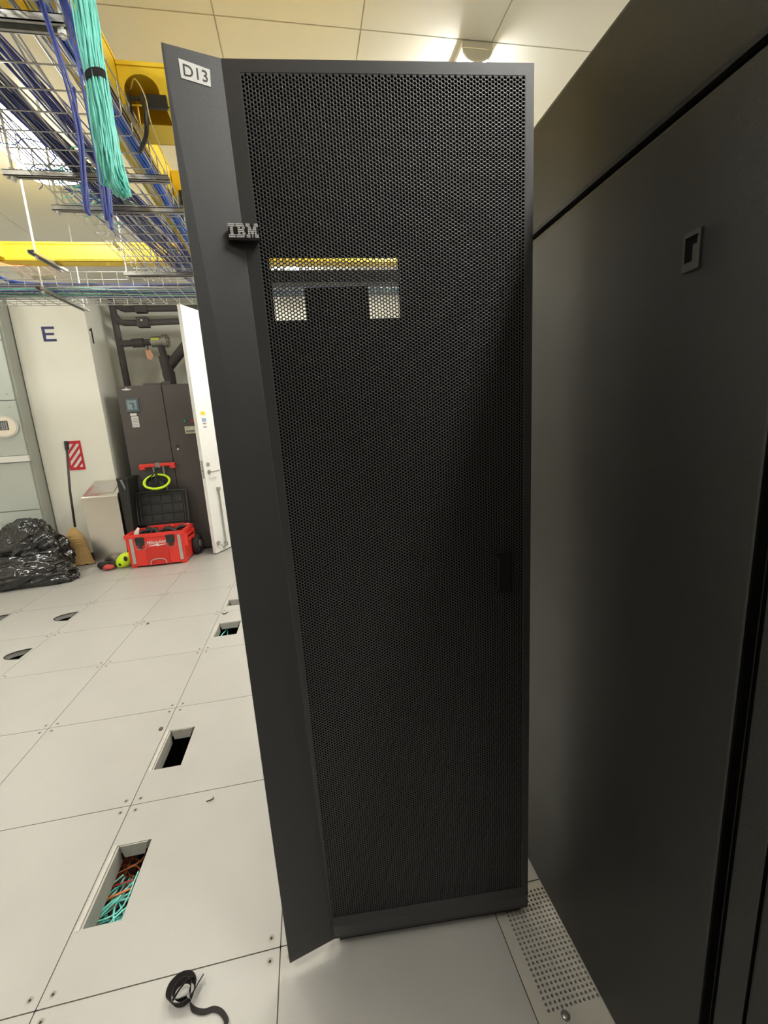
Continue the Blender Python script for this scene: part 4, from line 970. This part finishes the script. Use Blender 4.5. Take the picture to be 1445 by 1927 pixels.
m = MB(); m.prism([(x0+.17, y0-.003, .02), (x1-.17, y0-.003, .02), (x1-.17, y0-.003, .20), (x1-.21, y0-.003, .225), (x0+.21, y0-.003, .225), (x0+.17, y0-.003, .20)], (0, -.006, 0)); m.build('recess_panel', 'red_rec', tb)
m = MB(); m.tube(spline([(x0+.205, y0-.012, .025), (x0+.215, y0-.014, .065), (x0+.25, y0-.015, .085), (x1-.25, y0-.015, .085), (x1-.215, y0-.014, .065), (x1-.205, y0-.012, .025)], 5), .006, 8); m.build('pull_bar', 'aluminium', tb)
lg_ = text_mesh('logo', 'Milwaukee', .058, (-.955, y0-.0075, .262), (.8, 0, .03), (.12, 0, 1.05), 'white', tb, depth=.0015, shear=.3, align='CENTER')
m = MB(); m.prism([(-1.05, y0-.0075, .238), (-.93, y0-.0085, .262), (-.935, y0-.0085, .25), (-.83, y0-.0085, .252), (-.95, y0-.0085, .232), (-.945, y0-.0085, .243)], (0, -.002, 0)); m.build('logo_bolt', 'white', tb)
# lid standing open
LYB = 4.452
m = MB(); lw0, lw1 = -1.243, -.675; zb0, zt0 = .40, .80
def LD(x, z, o_): return Vector((x, LYB+(z-zb0)*.14+o_, z))
m.hexa([LD(lw0, zb0, 0), LD(lw1, zb0, 0), LD(lw1, zb0, .02), LD(lw0, zb0, .02), LD(lw0+.01, zt0, 0), LD(lw1-.01, zt0, 0), LD(lw1-.01, zt0, .02), LD(lw0+.01, zt0, .02)])
lidp = m.build('lid', 'blackp', tb)
m = MB()
rimp = spline([LD(lw0+.0, zb0+.02, -.02), LD(lw0, zt0-.06, -.02), LD(lw0+.05, zt0, -.02), LD(lw1-.05, zt0, -.02), LD(lw1, zt0-.06, -.02), LD(lw1, zb0+.02, -.02)], 5); m.tube(rimp, .010, 6)
rimp = [LD(lw0+.035, zb0+.03, -.015), LD(lw0+.035, zt0-.06, -.015), LD(lw0+.06, zt0-.035, -.015), LD(lw1-.06, zt0-.035, -.015), LD(lw1-.035, zt0-.06, -.015), LD(lw1-.035, zb0+.03, -.015)]; m.tube(rimp, .006, 6)
for z in (.43, .545, .665, .765): m.tube([LD(lw0+.02, z, -.014), LD(lw1-.02, z, -.014)], .007, 6)
M['grey_rib'] = mat('rib_grey', (.05, .05, .048), .45, noise_amt=.05)
m.build('lid_ribs', 'grey_rib', lidp)
m = MB()
for i in range(4):
    for j in range(3):
        xa = lw0+.055+i*.122; za = .445+j*.115
        m.hexa([LD(xa, za, -.001), LD(xa+.095, za, -.001), LD(xa+.095, za, -.010), LD(xa, za, -.010), LD(xa, za+.08, -.001), LD(xa+.095, za+.08, -.001), LD(xa+.095, za+.08, -.010), LD(xa, za+.08, -.010)])
m.build('lid_pockets', 'rubber', lidp)
# back support carrying lid and handle poles down to the body
m = MB()
for x in (-1.01, -.90): m.cyl((x+.01, 4.512, .05), (x, 4.535, 1.10), .011, 10)
m.cyl((-.985, 4.532, .93), (-.93, 4.532, .93), .010, 8); m.build('handle_pole', 'grey', tb)
m = MB(); m.box(-1.16, -.76, 4.515, 4.555, 1.095, 1.135, bev=.010); m.box(-1.16, -1.10, 4.51, 4.56, 1.065, 1.12, bev=.008); m.box(-.82, -.76, 4.51, 4.56, 1.065, 1.12, bev=.008); gp = m.build('handle_grip', 'red', tb)
m = MB(); m.box(-.98, -.93, 4.508, 4.562, 1.08, 1.142, bev=.005); m.build('grip_clamp', 'grey', gp)
m = MB(); m.box(-1.16, -.74, 4.43, 4.53, .05, .40, bev=.01); m.build('back_housing', 'red_rec', tb)
for xx in (-1.30+.0, -.600):
    if xx < -1: continue
    w = MB(); w.cyl((xx-.045, 4.44, .125), (xx+.01, 4.44, .125), .125, 28); w.tube([(xx+.01, 4.44+.10*math.cos(t_), .125+.10*math.sin(t_)) for t_ in [2*math.pi*i/24 for i in range(24)]], .012, 6, closed=True); wo = w.build('wheel', 'rubber', tb)
    MB().cyl((xx+.008, 4.44, .125), (xx+.022, 4.44, .125), .045, 16).build('hub', 'grey', wo)
m = MB(); m.box(x1+.012, x1+.05, 4.12, 4.34, .29, .31); m.box(x1+.035, x1+.05, 4.12, 4.34, .25, .31, bev=.004); m.box(x1+.0, x1+.045, 4.05, 4.09, .20, .34, bev=.006); m.box(x1+.0, x1+.045, 4.36, 4.40, .20, .34, bev=.006); m.build('side_handle', 'red', tb)
# tools in the box
TG = 'hand tools in the red toolbox'
def tool_grip(a, b, r, m_, label, cat='tool'):
    o = MB().tube(spline([a, ((Vector(a)+Vector(b))/2+Vector((0, 0, .02))), b], 5), [r*(1+.15*math.sin(i)) for i in range(11)], 8).build('hand_tool', m_, smooth=True); tag(o, label, cat, TG); return o
specs = [(-1.12, 4.20, .30, 'blackp'), (-1.03, 4.24, .9, 'blackp'), (-.97, 4.18, 1.9, 'rubber'), (-.90, 4.26, .5, 'blackp'), (-.82, 4.20, 2.6, 'rubber'), (-.75, 4.25, .4, 'blackp'), (-1.08, 4.32, 2.2, 'rubber'), (-.86, 4.33, 1.2, 'red'), (-.72, 4.33, .2, 'redc')]
labs = ['black tool handle at the left front of the open red toolbox', 'black tool handle standing left of centre in the red toolbox', 'dark rubber grip near the front middle of the red toolbox', 'black tool handle in the centre of the red toolbox', 'dark rubber grip right of centre in the red toolbox', 'black tool handle at the right side inside the red toolbox', 'dark grip at the back left inside the red toolbox', 'red handled tool near the toolbox lid', 'red handled tool at the back right inside the toolbox']
for (x, y, a_, mm), lb_ in zip(specs, labs):
    L = .075; tool_grip((x-L*math.cos(a_), y-L*.4*math.sin(a_), .340), (x+L*math.cos(a_), y+L*.4*math.sin(a_), .392), .020, mm, lb_)
o = MB().box(x0+.022, x1-.022, y0+.034, y1-.024, .161, .335).build('tool_pile', 'rubber'); tag(o, 'dark jumble of tools filling the red toolbox', 'tools', kind='stuff')
o = MB().prism([(-1.20, 4.12, .336), (-1.16, 4.12, .336), (-1.13, 4.13, .44), (-1.15, 4.13, .45), (-1.19, 4.12, .40)], (0, .012, .0)).build('glove', 'white'); tag(o, 'scrap of white cloth sticking up at the left inside the red toolbox', 'cloth')

# upturned neon helmet hanging on the handle
hm = thing('safety_helmet', 'neon yellow safety helmet hanging upside down on the toolbox handle', 'helmet', (-1.0, 4.42, .93))
c = Vector((-.955, 4.405, .925)); ax = Vector((0.05, -.62, .78)).normalized(); e1 = Vector((1, 0, .05)).normalized(); e1 = (e1-ax*e1.dot(ax)).normalized(); e2 = ax.cross(e1)
v = []; f = []; nn_ = 32; rings = [(1.0, 0), (.97, -.25), (.85, -.55), (.6, -.85), (.25, -.98), (.02, -1.0)]
def hp(r_, h_, i, k=1.0):
    t_ = 2*math.pi*i/nn_; return c+e1*(.135*k*r_*math.cos(t_))+e2*(.115*k*r_*math.sin(t_))+ax*(.075*h_*k)
for r_, h_ in rings: v += [hp(r_, h_, i) for i in range(nn_)]
for r_, h_ in reversed(rings): v += [hp(r_, h_, i, .9)-ax*.0 for i in range(nn_)]
NR = len(rings)*2
for j in range(NR-1):
    for i in range(nn_): f.append((j*nn_+i, j*nn_+(i+1) % nn_, (j+1)*nn_+(i+1) % nn_, (j+1)*nn_+i))
for i in range(nn_): f.append(((NR-1)*nn_+i, (NR-1)*nn_+(i+1) % nn_, (i+1) % nn_, i))
o = mesh_obj('shell', v, f, ['neon', 'blackp'], hm, smooth=False)
mi = [1 if (len(rings)*nn_ <= k < (NR-1)*nn_) else 0 for k in range(len(f))]; o.data.polygons.foreach_set('material_index', mi)
m = MB(); m.tube([hp(1.02, .05, i) for i in range(nn_)], .013, 8, closed=True); m.build('brim', 'neon', hm)
m = MB()
for a_ in (3, 11, 20, 27): m.tube(spline([hp(.88, -.05, a_), hp(.55, -.35, a_+2), hp(.2, .1, a_+4), c+ax*.06+Vector((0, .03, .05))], 5), .006, 5)
m.tube(spline([c+Vector((-.03, .05, .11)), hp(.5, .5, 2), hp(.9, .0, 0)], 5), .006, 5)
m.tube(spline([c+Vector((.0, .10, .165)), c+Vector((-.02, .02, .10)), hp(.9, .0, 14)], 5), .007, 6)
m.build('harness', 'blackp', hm)
# second neon helmet on the floor and ear muffs
h2 = thing('safety_helmet', 'neon yellow green safety helmet lying on the floor against the toolbox', 'helmet', (-1.33, 4.14, 0))
v = []; f = []; cc = Vector((-1.345, 4.135, .0)); ring = []
bm = bmesh.new(); bmesh.ops.create_uvsphere(bm, u_segments=24, v_segments=14, radius=1)
for q_ in bm.verts:
    d = q_.co.copy(); x = d.x*.105+ (.015*d.z); z = d.z*.075; y = d.y*.06
    q_.co = Vector((x, y, z))
R_ = Matrix.Rotation(math.radians(-28), 3, 'Y')
zmin = 1
for q_ in bm.verts: q_.co = R_ @ q_.co; zmin = min(zmin, q_.co.z)
for q_ in bm.verts: q_.co += cc+Vector((.0, 0, -zmin+.001))
v = [q_.co.copy() for q_ in bm.verts]; f = [[a_.index for a_ in p.verts] for p in bm.faces]; bm.verts.index_update(); bm.free()
sh = mesh_obj('shell', v, f, 'neon', h2, smooth=True)
m = MB(); m.ell((-1.31, 4.078, .115), .020, .012, .030, 12, 8); m.ell((-1.38, 4.085, .055), .016, .010, .018, 12, 8); m.build('vent', 'blackp', h2)
em = thing('ear_muffs', 'red and black ear muffs lying on the floor below the steel bin', 'ear muffs', (-1.52, 4.13, 0))
m = MB(); m.ell((-1.505, 4.10, .034), .062, .05, .032, 20, 12); cp1 = m.build('ear_cup', 'redc', em, smooth=True)
m = MB(); m.ell((-1.60, 4.17, .045), .05, .05, .043, 20, 12); m.build('ear_cup', 'rubber', em, smooth=True)
m = MB(); m.ell((-1.47, 4.14, .050), .045, .045, .045, 16, 10); m.build('ear_pad', 'rubber', em, smooth=True)
m = MB(); m.tube(spline([(-1.63, 4.14, .06), (-1.58, 4.09, .095), (-1.50, 4.10, .09), (-1.43, 4.13, .075), (-1.40, 4.15, .05)], 6), .009, 8); m.build('headband', 'blackp', em, smooth=True)
